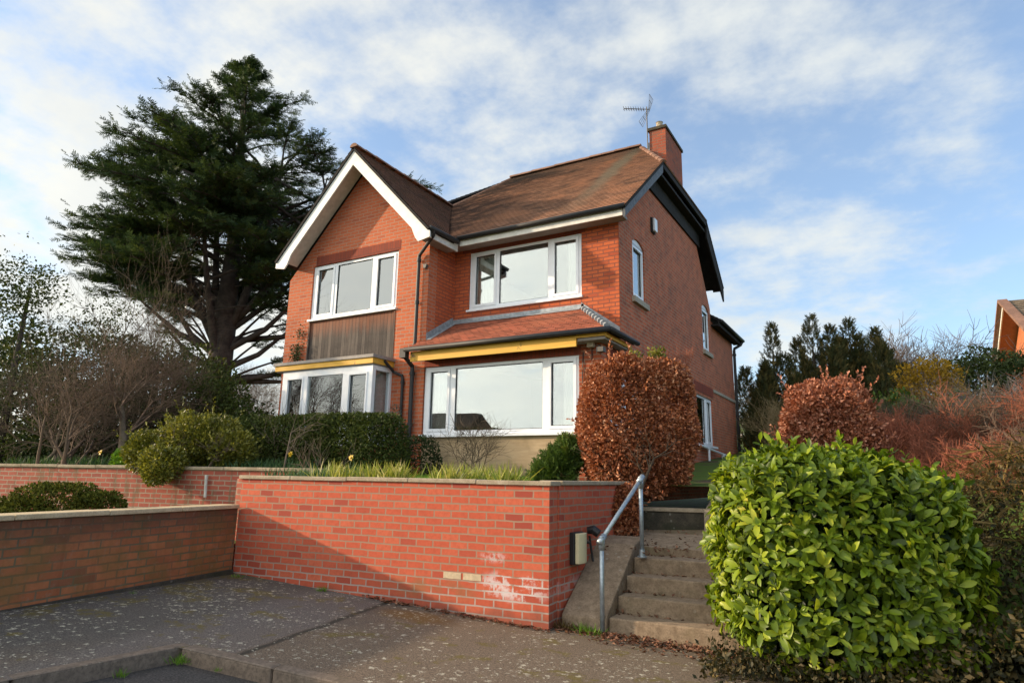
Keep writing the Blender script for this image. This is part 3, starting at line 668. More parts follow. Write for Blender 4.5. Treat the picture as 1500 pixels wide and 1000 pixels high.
mb.build('flashing', M['lead'], house)
# fascias, soffits, barge boards
mb = MB(); mb.box(-7.9,-4.40,9.66,9.70,3.55,3.735); mb.build('fascia', M['yellow'], house)
mb = MB(); mb.box(-4.398,-3.86,9.66,9.69,3.69,3.745); mb.box(-3.89,-3.86,9.691,YM,3.67,3.74); mb.build('fascia', M['yellow'], house)
mb = MB(); mb.box(-7.89,-3.9,9.702,YF-.002,3.64,3.72); mb.box(-4.078,-3.9,YF,YM,3.64,3.72); mb.build('soffit', M['soffit'], house)
mb = MB(); mb.box(-7.42,-3.86,10.50,10.53,6.08,6.22); mb.build('fascia', M['white_worn'], house)
mb = MB(); mb.box(-7.79,-3.9,10.531,YM-.002,6.12,6.18); mb.build('soffit', M['soffit'], house)
mb = MB(); mb.box(-7.50,-7.47,9.50,10.50,5.97,6.12); mb.build('fascia', M['white_worn'], house)
mb = MB(); mb.box(-7.78,-7.5,9.50,YM-.35,6.0,6.05); mb.build('soffit', M['soffit'], house)
# white wing barge boards with shaped foot
bd = .27
def barge(sgn, xo):
    a = []
    top = lambda x: WR(x) - .055
    xa = WX; L = [(xa, top(xa)), (xo, top(xo)), (xo, top(xo)-.12)]
    foot = xo - sgn*.30
    L += [(foot+sgn*0.02, top(xo)-.17), (foot-sgn*.06, top(foot)-bd-.12), (foot-sgn*.16, top(foot-sgn*.16)-bd*1.25), (xa, top(xa)-bd*1.30)]
    return [(x, 9.47, z) for x, z in L]
for sgn, xo, in ((1,-7.42),(-1,-11.78)):
    pts = barge(sgn, xo); mb = MB(); mb.prism(pts, (0,.035,0)); mb.build('barge_board', M['white_paint'], house)
mb = MB()
for sgn, xo in ((1,-7.55),(-1,-11.66)):
    mb.prism([(WX,9.506,WR(WX)-.10),(xo,9.506,WR(xo)-.10),(xo,9.506,WR(xo)-.14),(WX,9.506,WR(WX)-.14)],(0,YF-9.508,0))
mb.build('soffit', M['white_worn'], house)
# dark side barge boards
def sb(pts, y, x0, x1, name, mat): m_ = MB(); m_.prism([(x0,a,b) for a, b in pts],(x1-x0,0,0)); m_.build(name, mat, house)
fz = lambda y: FP(0,y)[2]-.07; rz = lambda y: RP(0,y)[2]-.07
sb([(10.46,fz(10.46)),(12.9,fz(12.9)),(12.9,fz(12.9)-.20),(10.46,fz(10.46)-.17)], 0, -3.83, -3.79, 'barge_board', M['grey_wood'])
sb([(16.75,rz(16.75)),(18.5,rz(18.5)),(18.5,rz(18.5)-.34),(16.75,rz(16.75)-.42)], 0, -3.83, -3.79, 'barge_board', M['black_wood'])
z8 = FP(0,12.9)[2]
mb = MB(); mb.box(-3.84,-3.79,12.905,16.8,z8-.14,z8-.03); mb.box(-4.07,-4.03,12.7,16.9,z8-.66,z8-.31); mb.build('fascia', M['black_wood'], house)
mb = MB(); mb.box(-4.075,-3.845,12.8,16.85,z8-.30,z8-.24)
mb.prism([(-4.075,10.6,fz(10.6)-.02),(-4.075,12.85,fz(12.85)-.02),(-4.075,12.85,fz(12.85)-.07),(-4.075,10.6,fz(10.6)-.07)],(.24,0,0))
mb.prism([(-4.075,16.8,rz(16.8)-.02),(-4.075,18.45,rz(18.45)-.02),(-4.075,18.45,rz(18.45)-.08),(-4.075,16.8,rz(16.8)-.08)],(.24,0,0)); mb.build('soffit', M['black_wood'], house)
# rear extension roof (eave on the right) + brackets
roof_plane([(-3.80,17.97,5.78),(-3.80,21.0,5.78),(-5.8,19.6,7.0),(-5.8,17.97,7.0)], M['tiles'], label='low tiled roof of the rear extension')
mb = MB(); mb.box(-3.88,-3.84,17.96,20.95,5.60,5.74); mb.box(-4.07,-3.885,17.96,20.95,5.62,5.66); mb.build('fascia', M['black_wood'], house)
mb = MB(); mb.box(-9.0,-5.81,17.97,21.0,5.6,6.95); mb.build('rear_roof', M['tiles_wing'], house)
# gutters and pipes
def gut(pts, name='gutter', r=.046):
    mb = MB(); mb.tube(pts, r, 9); mb.build(name, M['black_plastic'], house, smooth=True)
gut([(-7.44,10.44,6.24),(-3.80,10.44,6.24)]); gut([(-7.40,9.46,6.13),(-7.40,10.40,6.15)])
gut([(-7.98,9.57,3.77),(-3.76,9.57,3.77)]); gut([(-3.76,9.59,3.77),(-3.76,10.90,3.77)]); gut([(-3.78,17.98,5.74),(-3.78,21.02,5.74)])
def pipe(pts, r=.036, name='downpipe'):
    mb = MB(); mb.tube(pts, r, 10)
    for i in range(len(pts)-1):
        a, b = Vector(pts[i]), Vector(pts[i+1])
        if abs(a.z-b.z) > 1: 
            for t in (.03,.5,.97):
                c = a.lerp(b, t); mb.tube([c-Vector((0,0,.03)), c+Vector((0,0,.03))], r*1.35, 10)
    mb.build(name, M['black_plastic'], house, smooth=False)
pipe([(-7.40,9.55,6.10),(-7.42,9.60,6.02),(-7.98,9.90,5.80),(-8.0,9.905,5.74),(-8.0,9.905,3.86)])
pipe([(-8.02,9.60,3.76),(-8.03,9.64,3.66),(-8.02,9.88,3.50),(-8.02,9.89,3.42),(-8.02,9.89,1.3)], .042)
pipe([(-8.55,9.66,3.62),(-8.5,9.9,3.42),(-8.30,9.92,3.34),(-8.28,9.92,3.26),(-8.28,9.92,1.3)], .03)
pipe([(-3.80,20.9,5.70),(-3.84,20.86,5.6),(-4.02,20.78,5.48),(-4.03,20.76,5.40),(-4.03,20.76,1.3)], .045)
mb = MB(); mb.box(-8.09,-7.95,9.56,9.68,3.62,3.80); mb.build('hopper', M['black_plastic'], house)
mb = MB(); mb.prism([(-7.90,9.9,5.58),(-7.80,9.9,5.58),(-7.83,9.9,5.50),(-7.87,9.9,5.50)],(0,.07,0)); mb.build('bracket', M['rust'], house)
# chimney
ch = MB(); ch.box(-4.46,-4.062,14.12,15.52,8.12,9.72); chim = ch.build('chimney', M['brick_chim'], house)
c2 = MB(); c2.box(-4.50,-4.03,14.08,15.56,9.72,9.79); c2.build('cap', M['concrete_d'], chim)
c3 = MB(); c3.tube([(-4.27,14.35,9.78),(-4.27,14.35,10.0),(-4.27,14.35,10.02)], [.085,.075,.09], 14); c3.build('chimney_pot', M['pot'], chim)
c3 = MB(); c3.tube([(-4.27,15.1,9.78),(-4.27,15.1,9.93)], [.09,.08], 14); c3.build('chimney_pot', M['pot'], chim)
c4 = MB(); c4.box(-4.49,-4.461,14.1,15.4,9.2,9.42); c4.build('flashing', M['lead'], chim)
# alarm box, security light and sensor on the house
mb = MB(); mb.box(HX1+.002,HX1+.05,12.80,13.02,6.60,6.93); al = mb.build('alarm_box', M['black_plastic'], house)
mb = MB(); mb.box(HX1+.05,HX1+.10,12.82,13.00,6.62,6.91); mb.build('cover', M['upvc'], al, bevel=.012)
mb = MB(); mb.box(-4.30,-4.18,9.86,9.96,3.56,3.67); mb.build('sensor_box', M['pot'], house, bevel=.008)
mb = MB(); mb.box(-4.10,-3.98,9.80,9.93,3.46,3.54); mb.tube([(-4.06,9.86,3.54),(-4.10,9.93,3.58)], .02, 8); mb.build('security_light', M['rust'], house)
mb = MB(); mb.tube([(-4.24,9.955,3.56),(-4.24,9.955,2.9)], .008, 6); mb.tube([(-4.40,9.955,3.5),(-4.42,9.955,3.1),(-4.39,9.955,2.6)], .009, 6); mb.build('cable', M['rubber'], house)

# curtains (hang inside: own things)
def curtain(x0, x1, y, z0, z1, mat, label, amp=.025, wl=.11):
    mb = MB(); n = max(8, int((x1-x0)/wl*6)); v = []
    for i in range(n+1):
        x = x0+(x1-x0)*i/n; yy = y + amp*math.sin(2*PI*(x-x0)/wl+random.uniform(-.3,.3)); v += [(x,yy,z0),(x,yy*1.0,z1)]
    mb.add(v, [(2*i,2*i+2,2*i+3,2*i+1) for i in range(n)])
    mb.build('curtain', mat, None, smooth=True, label=label, cat='curtain', group='curtains behind the house windows')
curtain(-11.02,-10.45,YF+.19,4.6,6.02, M['curtain'], 'white net curtain at the left light of the wing upstairs window')
curtain(-8.98,-8.66,YF+.19,4.6,6.02, M['curtain'], 'white net curtain at the right light of the wing upstairs window')
curtain(-7.35,-6.76,YM+.19,4.6,6.0, M['curtain'], 'white net curtain at the left light of the upstairs window beside the wing')
curtain(-5.2,-4.86,YM+.19,4.6,6.0, M['curtain'], 'narrow white curtain at the right light of the upstairs window by the house corner')
curtain(-7.72,-7.25,YF+.19,2.1,3.42, M['curtain_grey'], 'grey curtain at the left light of the wide ground floor window')
curtain(-4.86,-4.60,YF+.19,2.1,3.42, M['curtain'], 'narrow white curtain at the right light of the wide ground floor window')
curtain(-10.72,-10.42,BY+.25,1.9,3.4, M['curtain_grey'], 'grey curtain just left of centre in the flat roofed bay window')
curtain(-10.3,-9.95,BY+.3,1.9,3.4, M['curtain_grey'], 'grey curtain in the centre pane of the flat roofed bay window')
# side-on curtain by bay return
mb = MB(); v = []
for i in range(25):
    y = BY+.15+.42*i/24; v += [(BXR-.16+.02*math.sin(i*1.7),y,2.0),(BXR-.16+.02*math.sin(i*1.7),y,3.44)]
mb.add(v, [(2*i,2*i+2,2*i+3,2*i+1) for i in range(24)]); mb.build('curtain', M['curtain_grey'], None, smooth=True, label='grey curtain across the narrow right return of the bay window', cat='curtain', group='curtains behind the house windows')

# tv aerial
ae = thing('tv_aerial', (-4.50,14.1,9.2), 'thin metal television aerial clamped to the chimney stack', 'aerial')
mb = MB(); mb.tube([(-4.50,14.09,9.25),(-4.50,14.09,10.38)], .014, 8); mb.build('mast', M['rust'], ae)
A0, A1 = Vector((-4.44,14.10,10.30)), Vector((-5.06,14.02,10.46))
mb = MB(); mb.tube([A0, A1], .010, 6); d = (A1-A0)
for i in range(9):
    c = A0 + d*(.22+.78*i/8); mb.tube([c+Vector((-.02,.10,.0)), c+Vector((.02,-.10,.0))], .006, 5); mb.tube([c, c+Vector((-.01,0,-.035))], .006, 5)
mb.build('boom', M['rust'], ae)
mb = MB()
for s in (-1, 1):
    e = A0 + Vector((.06,0,.32*s)) if s > 0 else A0 + Vector((-.22,0,-.34))
    for k in (-.14,-.05,.05,.14): mb.tube([A0+Vector((0,k*.3,0)), e+Vector((0,k,0))], .005, 5)
    mb.tube([e+Vector((0,-.14,0)), e+Vector((0,.14,0))], .005, 5); m_ = A0.lerp(e,.6); mb.tube([m_+Vector((0,-.1,0)), m_+Vector((0,.1,0))], .005, 5)
mb.build('reflector', M['rust'], ae)
# ------------------------------------------------------------------ ground, walls, steps
PA, PC = Vector((-7.0,5.43,.22)), Vector((-2.93,5.80,0.0))
def gz(x, y):
    z = .22 - .0513*(x+7) - .0305*(y-5.43)
    if x > -2.93: z = (.22 - .0513*(-2.93+7) - .0305*(y-5.43)) - .012*(x+2.93)
    return z
def grid_mesh(x0, x1, y0, y1, step, fn, skip=None):
    nx = int(round((x1-x0)/step)); ny = int(round((y1-y0)/step)); mb = MB(); idx = {}
    for j in range(ny+1):
        for i in range(nx+1):
            x = x0+(x1-x0)*i/nx; y = y0+(y1-y0)*j/ny; idx[i,j] = len(mb.v); mb.v.append((x,y,fn(x,y)))
    for j in range(ny):
        for i in range(nx):
            cx = x0+(x1-x0)*(i+.5)/nx; cy = y0+(y1-y0)*(j+.5)/ny
            if skip and skip(cx, cy): continue
            mb.f.append((idx[i,j],idx[i+1,j],idx[i+1,j+1],idx[i,j+1]))
    return mb
KX, KY0 = -4.55, 3.14           # road corner
def kerb_y(x): return KY0 + (x-KX)*.155 if x > KX else KY0
mb = MB()
def pv(x, y): return (x, y, gz(x,y))
# pavement polygons: left of the kerb, and behind it
xs_ = [KX + i*.5 for i in range(0, 22)]
mb.add([pv(KX,-3),pv(KX,KY0),pv(-7.6,KY0),pv(-7.6,-3)], [(0,1,2,3)])
mb.add([pv(-7.6,KY0),pv(KX,KY0),pv(KX,6.5),pv(-7.6,6.5)], [(0,1,2,3)])
for a, b in zip(xs_[:-1], xs_[1:]): mb.add([pv(a,kerb_y(a)),pv(b,kerb_y(b)),pv(b,7.2),pv(a,7.2)], [(0,1,2,3)])
mb.build('pavement', M['tarmac'], kind='structure')
mb = grid_mesh(-60,60,-60,6,6, lambda x,y: -.02-.0 if True else 0)
mb = MB(); mb.add([(-7.8,-3,gz(-7.8,-3)-.11),(12,-3,gz(12,-3)-.11),(12,5.6,gz(12,5.6)-.11),(-7.8,5.6,gz(-7.8,5.6)-.11)], [(0,1,2,3)]); mb.v[1] = (12,-3,.03); 
mb = grid_mesh(-7.8,12,-3,4.9,.9, lambda x,y: gz(x,y)-.10); mb.build('road', M['road'], kind='structure')
mb = MB(); mb.add([(-300,-300,-.25),(300,-300,-.25),(300,300,-.25),(-300,300,-.25)], [(0,1,2,3)]); mb.build('ground', M['soil'], kind='structure')
# kerb stones: each one a thing
kg = 'kerb stones along the road edge'
def kerbstone(a, b, label, w=.12):
    a, b = Vector(a), Vector(b); d = (b-a).normalized(); a = a+d*.006; b = b-d*.006; n = Vector((-d.y, d.x, 0)).normalized()*w
    mb = MB(); za, zb = gz(a.x,a.y)+.006, gz(b.x,b.y)+.006
    t = [Vector((a.x,a.y,za)), Vector((b.x,b.y,zb)), Vector((b.x,b.y,zb))+n, Vector((a.x,a.y,za))+n]
    mb.prism(t, (0,0,-.22)); mb.build('kerb_stone', M['kerb'], None, bevel=.018, label=label, cat='kerb', group=kg)
kerbstone((KX,1.2,0),(KX,2.10,0), 'kerb stone nearest the bottom left of the photo'); kerbstone((KX,2.10,0),(KX,3.25,0), 'kerb stone running up to the weedy corner of the road')
px = [KX+.02, -3.72, -2.80, -1.88, -.96]
for i, lb in enumerate(('curved corner kerb stone just right of the weeds','kerb stone with a dark joint at its right end','kerb stone near the bottom edge below the brick wall','kerb stone at the bottom below the steps')):
    kerbstone((px[i],kerb_y(px[i])-.0,0),(px[i+1],kerb_y(px[i+1]),0), lb)
# terrain of gardens
def th(x, y):
    # raised front garden
    up = 1.25 + .03*max(0, min(4, y-5.8))
    if y > 10.5: up += .085*(y-10.5)
    if y > 24: up += .03*(y-24)
    if x > -1.1:
        bank = .15 + .33*max(0, y-5.6)
        t = min(1, max(0, (x+1.1)/.8)); up = min(up+t*.25, up*(1-t)+ t*max(0.02, min(bank, up+.6)))
    return up
def behind_front(x, y):
    # keep only cells behind the retaining walls
    if x < -6.8: return y < 7.35 + (x+7.3)*.188
    if x < -2.93: return y < 6.1 + (x+7)*.091
    if x < -1.1: return y < 8.75
    return y < 5.9
grid_mesh(-40,24,5.0,70,.5, th, behind_front).build('garden_terrain', M['soil'], kind='structure')
mb = MB(); mb.box(-7.0,-2.96,5.86,6.9,1.0,1.258); mb.prism([(-16,5.42,1.36),(-7.2,7.08,1.30),(-7.2,7.9,1.30),(-16,6.4,1.36)],(0,0,-.3)); mb.prism([(-7.2,5.7,1.256),(-6.9,5.7,1.256),(-6.9,7.9,1.256),(-7.2,7.9,1.256)],(0,0,-.3)); mb.prism([(-6.97,5.62,1.257),(-2.98,5.99,1.257),(-2.98,6.1,1.257),(-6.97,6.0,1.257)],(0,0,-.3)); mb.build('flower_bed', M['soil'], kind='structure')
mb = grid_mesh(-7.9,-4.3,6.9,9.3,.4, lambda x,y: th(x,y)+.045+.01*math.sin(x*3+y*5)); mb.build('lawn', M['lawn'], kind='structure')
mb = grid_mesh(-3.6,2.5,16,36,1.0, lambda x,y: th(x,y)+.03); mb.build('back_lawn', M['lawn'], kind='structure')
mb = MB(); mb.add([(-16,4.0,.62),(-7.05,4.6,.55),(-7.05,7.0,.55),(-16,6.6,.62)], [(0,1,2,3)]); mb.add([(-16,-3,.62),(-6.6,-3,.55),(-7.05,4.6,.55),(-16,4.0,.62)], [(0,1,2,3)]); mb.build('planter_bed', M['soil'], kind='structure')

def wall_seg(a, b, z0, z1, t, zb0=None, zb1=None):
    """wall between plan points a,b (front face), thickness t behind, bottom heights may differ"""
    a, b = Vector((*a,0)), Vector((*b,0)); d = (b-a).normalized(); n = Vector((-d.y, d.x, 0))*t
    zb0 = z0 if zb0 is None else zb0; zb1 = z0 if zb1 is None else zb1
    mb = MB(); q = [a, b, b+n, a+n]; zs = [zb0, zb1, zb1, zb0]
    mb.add([Vector((p.x,p.y,z)) for p, z in zip(q, zs)] + [Vector((p.x,p.y,z1)) for p in q],
           [(0,3,2,1),(4,5,6,7),(0,1,5,4),(1,2,6,5),(2,3,7,6),(3,0,4,7)]); return mb
def copings(parent, a, b, z, t, over, h, L, mat, ends=(0,0)):
    a, b = Vector((*a,0)), Vector((*b,0)); d = (b-a).normalized(); n = Vector((-d.y, d.x, 0)); a = a - d*ends[0]; b = b + d*ends[1]
    tot = (b-a).length; k = max(1, round(tot/L))
    for i in range(k):
        p = a + d*(tot*i/k+.003); dz = random.uniform(-.004,.004); mb = MB()
        mb.obox(p - n*over + Vector((0,0,z+dz)), d*(tot/k-.006), n*(t+2*over), (0,0,h)); mb.build('coping_stone', mat, parent, bevel=.008)
# main retaining wall with return
rw = thing('retaining_wall', (-5,5.6,0), 'bright red brick retaining wall with concrete coping in front of the garden', 'wall')
ang = math.atan2(PC.y-PA.y, PC.x-PA.x)
wall_seg((-7.0,5.43),(-2.93,5.80), 0, 1.325, .22, .1, -.12).build('front_face', M['brick_ret'], rw)
wall_seg((-2.932,6.022),(-2.932,7.95), -.1, 1.324, .22).build('return_face', M['brick_ret'], rw)
copings(rw, (-7.0,5.43), (-2.93,5.80), 1.326, .22, .025, .045, .92, M['coping'], (.03,.03))
copings(rw, (-2.93,6.05), (-2.93,7.98), 1.327, .22, .025, .045, .92, M['coping'])
mb = MB(); wd = Vector((math.cos(ang), math.sin(ang), 0)); wn = Vector((wd.y,-wd.x,0))
def onwall(s, z): return PA + wd*s - Vector((0,0,PA.z)) + Vector((0,0,z))
for s, w in ((2.93,.205),(3.16,.205)):
    mb.obox(onwall(s,.385)+wn*.003, wd*w, -wn*.01, (0,0,.062))
mb.build('pale_brick', simple('pale buff brick', (.52,.40,.26), .85, var=.15, scale=20), rw, label='pale buff brick low in the red wall')
# left garden wall (towards the camera)
lw = thing('garden_wall', (-6.7,4.0,.2), 'old mossy brick wall with pale coping on the left running towards the camera', 'wall')
D0, D1 = (-6.98,5.40), (-6.0,1.0)
wall_seg(D1, D0, .1, .975, .22).build('brickwork', M['brick_old'], lw)
copings(lw, D1, D0, .976, .22, .03, .045, .9, M['coping_pale'])
mb = wall_seg((D1[0]+.02,D1[1]),(D0[0]+.03,D0[1]-.01), .05, .30, .03); 
wall_seg((D1[0]+.06,D1[1]),(D0[0]+.07,D0[1]-.03), .05, .27, .05).build('footing', M['concrete_d'], lw)
# back garden wall on the left
bw = thing('garden_wall', (-11,6.1,.6), 'lower brick wall behind the planting bed at the far left with drooping shrub', 'wall')
B0, B1 = (-16.0,5.28), (-7.3,6.92)
wall_seg(B0, B1, .4, 1.43, .22).build('brickwork', M['brick_back'], bw)
copings(bw, B0, B1, 1.431, .22, .03, .05, .9, M['coping'], (0,.12))
wall_seg((-7.24,5.7),(-7.24,7.2), .2, 1.32, .2).build('brickwork', M['brick_back'], bw)
pp = MB(); pp.tube([(-9.22,6.50,1.35),(-9.19,6.50,1.02)], .022, 8); pp.build('weep_pipe', M['greypipe'], None, label='short pale pipe fixed upright on the back garden wall', cat='pipe')
# steps
st = thing('concrete_steps', (-2.45,6.1,-.04), 'flight of four worn concrete steps beside the red wall', 'steps')
a_ = math.radians(3); U = Vector((math.cos(a_), math.sin(a_), 0)); V_ = Vector((-U.y, U.x, 0)); S0 = Vector((-2.45,6.10,-.03))
heights = [.155,.31,.465,.62]
for i, h in enumerate(heights):
    mb = MB(); o = S0 + V_*(.28*i); top = h+.03
    mb.obox(o - Vector((0,0,.1)), U*2.1, V_*(.279 if i < 3 else 1.9), (0,0,top+.07-.0))
    mb.build('step', M['concrete'], st, bevel=.014)
fl = MB()
q = [S0+Vector((-.46,-.03,-.1)), S0+Vector((-.02,0,-.1))]
A = S0 + V_*(-.06); fy0, fy1 = -.06, .92
prof = [(fy0,-.1),(fy0,.15),(fy0+.06,.19),(fy1,.74),(fy1+.35,.80),(fy1+.35,-.1)]
fl.prism([S0 - U*.455 + V_*y + Vector((0,0,z)) for y, z in prof], U*.45)
fl.build('flank_slab', M['concrete'], st, bevel=.012, label='sloping concrete slab flanking the steps')
mb = MB(); mb.obox((-3.0,7.9,.30),(2.1,.12,.02),(0,1.2,.2),(0,0,.36)); mb.obox((-2.93,7.25,.2),(1.9,.1,.0),(0,.75,.1),(0,0,.47)); mb.build('path', M['concrete'], kind='structure')
uw = thing('low_concrete_wall', (-2.4,8.8,.6), 'concrete wall with dark shade put into its colour at the top of the steps below the beech', 'wall')
wall_seg((-3.1,8.45),(-2.1,8.68), .3, 1.0, .15).build('wall_face', M['concrete_d'], uw)  # dark face colour stands in for the shadow below the beech
copings(uw, (-3.1,8.45), (-2.1,8.68), 1.001, .15, .02, .05, .8, M['coping'])
us = thing('concrete_steps', (-1.4,8.9,.7), 'upper concrete steps half hidden behind the laurel', 'steps')
for i in range(4):
    mb = MB(); mb.box(-2.0,-.6,8.55+.32*i,8.55+.32*(i+1)-.001 if i < 3 else 12.5,.4,.90+.13*i); mb.build('step', M['concrete'], us, bevel=.012)
mb = MB(); mb.prism([(-2.12,8.5,.5),(-2.12,8.5,1.02),(-2.12,9.9,1.52),(-2.12,12.4,1.60),(-2.12,12.4,.5)],(.115,0,0)); mb.build('edging_slab', M['coping'], us)
# hand rail
hr = thing('handrail', (-2.46,6.08,-.03), 'galvanised tube handrail on two posts beside the steps', 'handrail')
P1 = Vector((-2.485,6.03,-.04)); P2 = Vector((-2.385,6.90,.60))
for p, h in ((P1,.87),(P2,.80)):
    mb = MB(); mb.tube([p, p+Vector((0,0,h))], .022, 14); po = mb.build('post', M['galv'], hr, smooth=True)
    mb = MB(); mb.tube([p+Vector((0,0,h-.09)), p+Vector((0,0,h+.02))], .030, 14); mb.tube([p+Vector((0,0,h+.02)),p+Vector((0,0,h+.035))],[.03,.02],14); mb.build('clamp', M['galv'], po, smooth=True)
T1, T2 = P1+Vector((0,0,.87)), P2+Vector((0,0,.80)); dd = (T2-T1).normalized()
mb = MB(); mb.tube([T1-dd*.03, T2+dd*.03], .022, 14); rl = mb.build('rail', M['galv'], hr, smooth=True)
for T in (T1, T2):
    mb = MB(); mb.tube([T-dd*.05, T+dd*.06], .031, 14); mb.build('elbow', M['galv'], rl, smooth=True)
mb = MB(); mb.tube([P2+Vector((0,0,0)), P2+Vector((0,0,.012))], .05, 16); mb.tube([P2+Vector((0,0,.012)), P2+Vector((0,0,.08))], .028, 14); mb.build('base_flange', M['galv'], hr)
# white side rail at house
sr = thing('side_rail', (-3.9,17,2.0), 'thin white sloping rail along the side of the house', 'handrail')
mb = MB(); mb.tube([(-3.98,15.9,2.24),(-3.9,17.9,2.10),(-3.85,19.4,1.98)], .03, 8); mb.build('rail', M['upvc'], sr)
mb = MB(); mb.tube([(-3.9,17.9,2.10),(-3.9,17.9,1.4)], .04, 8); mb.build('post', M['upvc'], sr)
mb = MB(); mb.tube([(-3.95,16.6,2.18),(-3.95,16.6,1.4)], .03, 8); mb.build('post', M['upvc'], sr)
# wall light on the return wall
wl = thing('wall_light', (-2.93,6.45,.7), 'cream fronted black bulkhead light on the brick return wall by the steps', 'light')
mb = MB(); mb.box(-2.932,-2.875,6.26,6.50,.545,.86); mb.build('back_box', M['rubber'], wl, bevel=.01)
mb = MB(); n = 8; L = []
for i in range(n+1):
    t = i/n; L.append((-2.874+.05*math.sin(PI*t)**.6 if 0 < t < 1 else -2.874, 6.275+.21*t))
L = [(-2.874,6.275,),( -2.835,6.28)] + [(-2.835+.022*math.sin(PI*i/6), 6.28+.20*i/6) for i in range(1,6)] + [(-2.835,6.48),(-2.874,6.485)]
mb.prism([(x,y,.555) for x, y in L],(0,0,.295)); mb.build('diffuser', simple('cream plastic diffuser', (.66,.58,.36), .4, var=.05), wl, bevel=.006)
mb = MB(); mb.tube([(-2.90,6.64,.86),(-2.84,6.66,.87),(-2.78,6.67,.83)], [.035,.05,.045], 10); mb.tube([(-2.9,6.70,.80),(-2.88,6.72,.60),(-2.86,6.72,.5)], .012, 6); mb.tube([(-2.93,6.6,.74),(-2.86,6.62,.74)], .015, 6); mb.build('spot_lamp', M['rubber'], wl)
# ------------------------------------------------------------------ vegetation
def superblob(n, c, r, e=2.6, shell=.3, rot=0, bumps=.08, bs=2.0, cut=None, zmin=-1):
    """points with outward normals in a shell of a noisy super-ellipsoid"""
    d = rdir(n); d = d[d[:, 2] > zmin]; n = len(d)
    k = (np.abs(d)**e).sum(1)**(-1/e)
    ph = np.array(c)
    nz = (np.sin(d[:,0]*bs*3+ph[0])+np.sin(d[:,1]*bs*3.7+ph[1]*1.3)+np.sin(d[:,2]*bs*4.1+ph[2])+np.sin((d[:,0]+d[:,2])*bs*5+1))*.25
    s = k*(1+bumps*nz)*(1-shell*rng.random(n)**1.6)
    r = np.array(r); L = d*s[:,None]*r; N = norm(np.sign(d)*np.abs(d*k[:,None])**(e-1)/r)
    ca, sa = math.cos(rot), math.sin(rot); Rm = np.array([[ca,-sa,0],[sa,ca,0],[0,0,1]])
    return L@Rm.T + np.array(c), N@Rm.T
def leaf_dirs(N, spread=.9, droop=0.0):
    D = norm(N + rdir(len(N))*spread + np.array([0,0,-droop])); M2 = norm(N*.8 + rdir(len(N))*.8); return D, M2

# tube network from segments
def segs_mesh(segs, k=4):
    """segs list of (p0,p1,r0,r1)"""
    A = np.array([s[0] for s in segs]); B = np.array([s[1] for s in segs]); r0 = np.array([s[2] for s in segs]); r1 = np.array([s[3] for s in segs])
    d = norm(B-A); a = np.where(np.abs(d[:,2:3]) < .9, np.array([[0,0,1.0]]), np.array([[1.0,0,0]])); x = norm(np.cross(d, a)); y = np.cross(d, x); n = len(A)
    V = np.empty((n, 2*k, 3))
    for i in range(k):
        t = 2*PI*i/k; o = x*math.cos(t)+y*math.sin(t); V[:,i] = A+o*r0[:,None]; V[:,k+i] = B+o*r1[:,None]
    F = np.array([[i,(i+1) % k,k+(i+1) % k,k+i] for i in range(k)])[None] + (np.arange(n)*2*k)[:,None,None]
    return V.reshape(-1,3), [F.reshape(-1,4)], np.repeat(rng.random(n), k)
def branch(segs, p, d, L, r, depth, rnd, bend=.25, split=3, up=.1, shrink=.62, tips=None, nseg=4, wob=.22, rmin=.0025):
    p = Vector(p); d = Vector(d).normalized(); n = nseg; kids = []
    for i in range(n):
        d = (d + Vector((rnd.gauss(0,wob),rnd.gauss(0,wob),rnd.gauss(0,wob)+up))*.5).normalized()
        q = p + d*(L/n); ra = r*(1-.5*i/n); rb = r*(1-.5*(i+1)/n); segs.append((tuple(p), tuple(q), ra, rb)); p = q
        if depth > 0 and i >= 1:
            for _ in range(split if i == n-1 else max(1, split-1)):
                ax = Vector((rnd.gauss(0,1),rnd.gauss(0,1),rnd.gauss(0,1))); ax = (ax - d*ax.dot(d)).normalized()
                kids.append((p.copy(), (d*math.cos(bend*3)+ax*math.sin(bend*3)).normalized(), rb))
    if depth > 0:
        for kp, kd, kr in kids: branch(segs, kp, kd, L*shrink*rnd.uniform(.7,1.15), max(kr*.55, rmin), depth-1, rnd, bend, split, up, shrink, tips, nseg, wob, rmin)
    elif tips is not None: tips.append((tuple(p), tuple(d)))

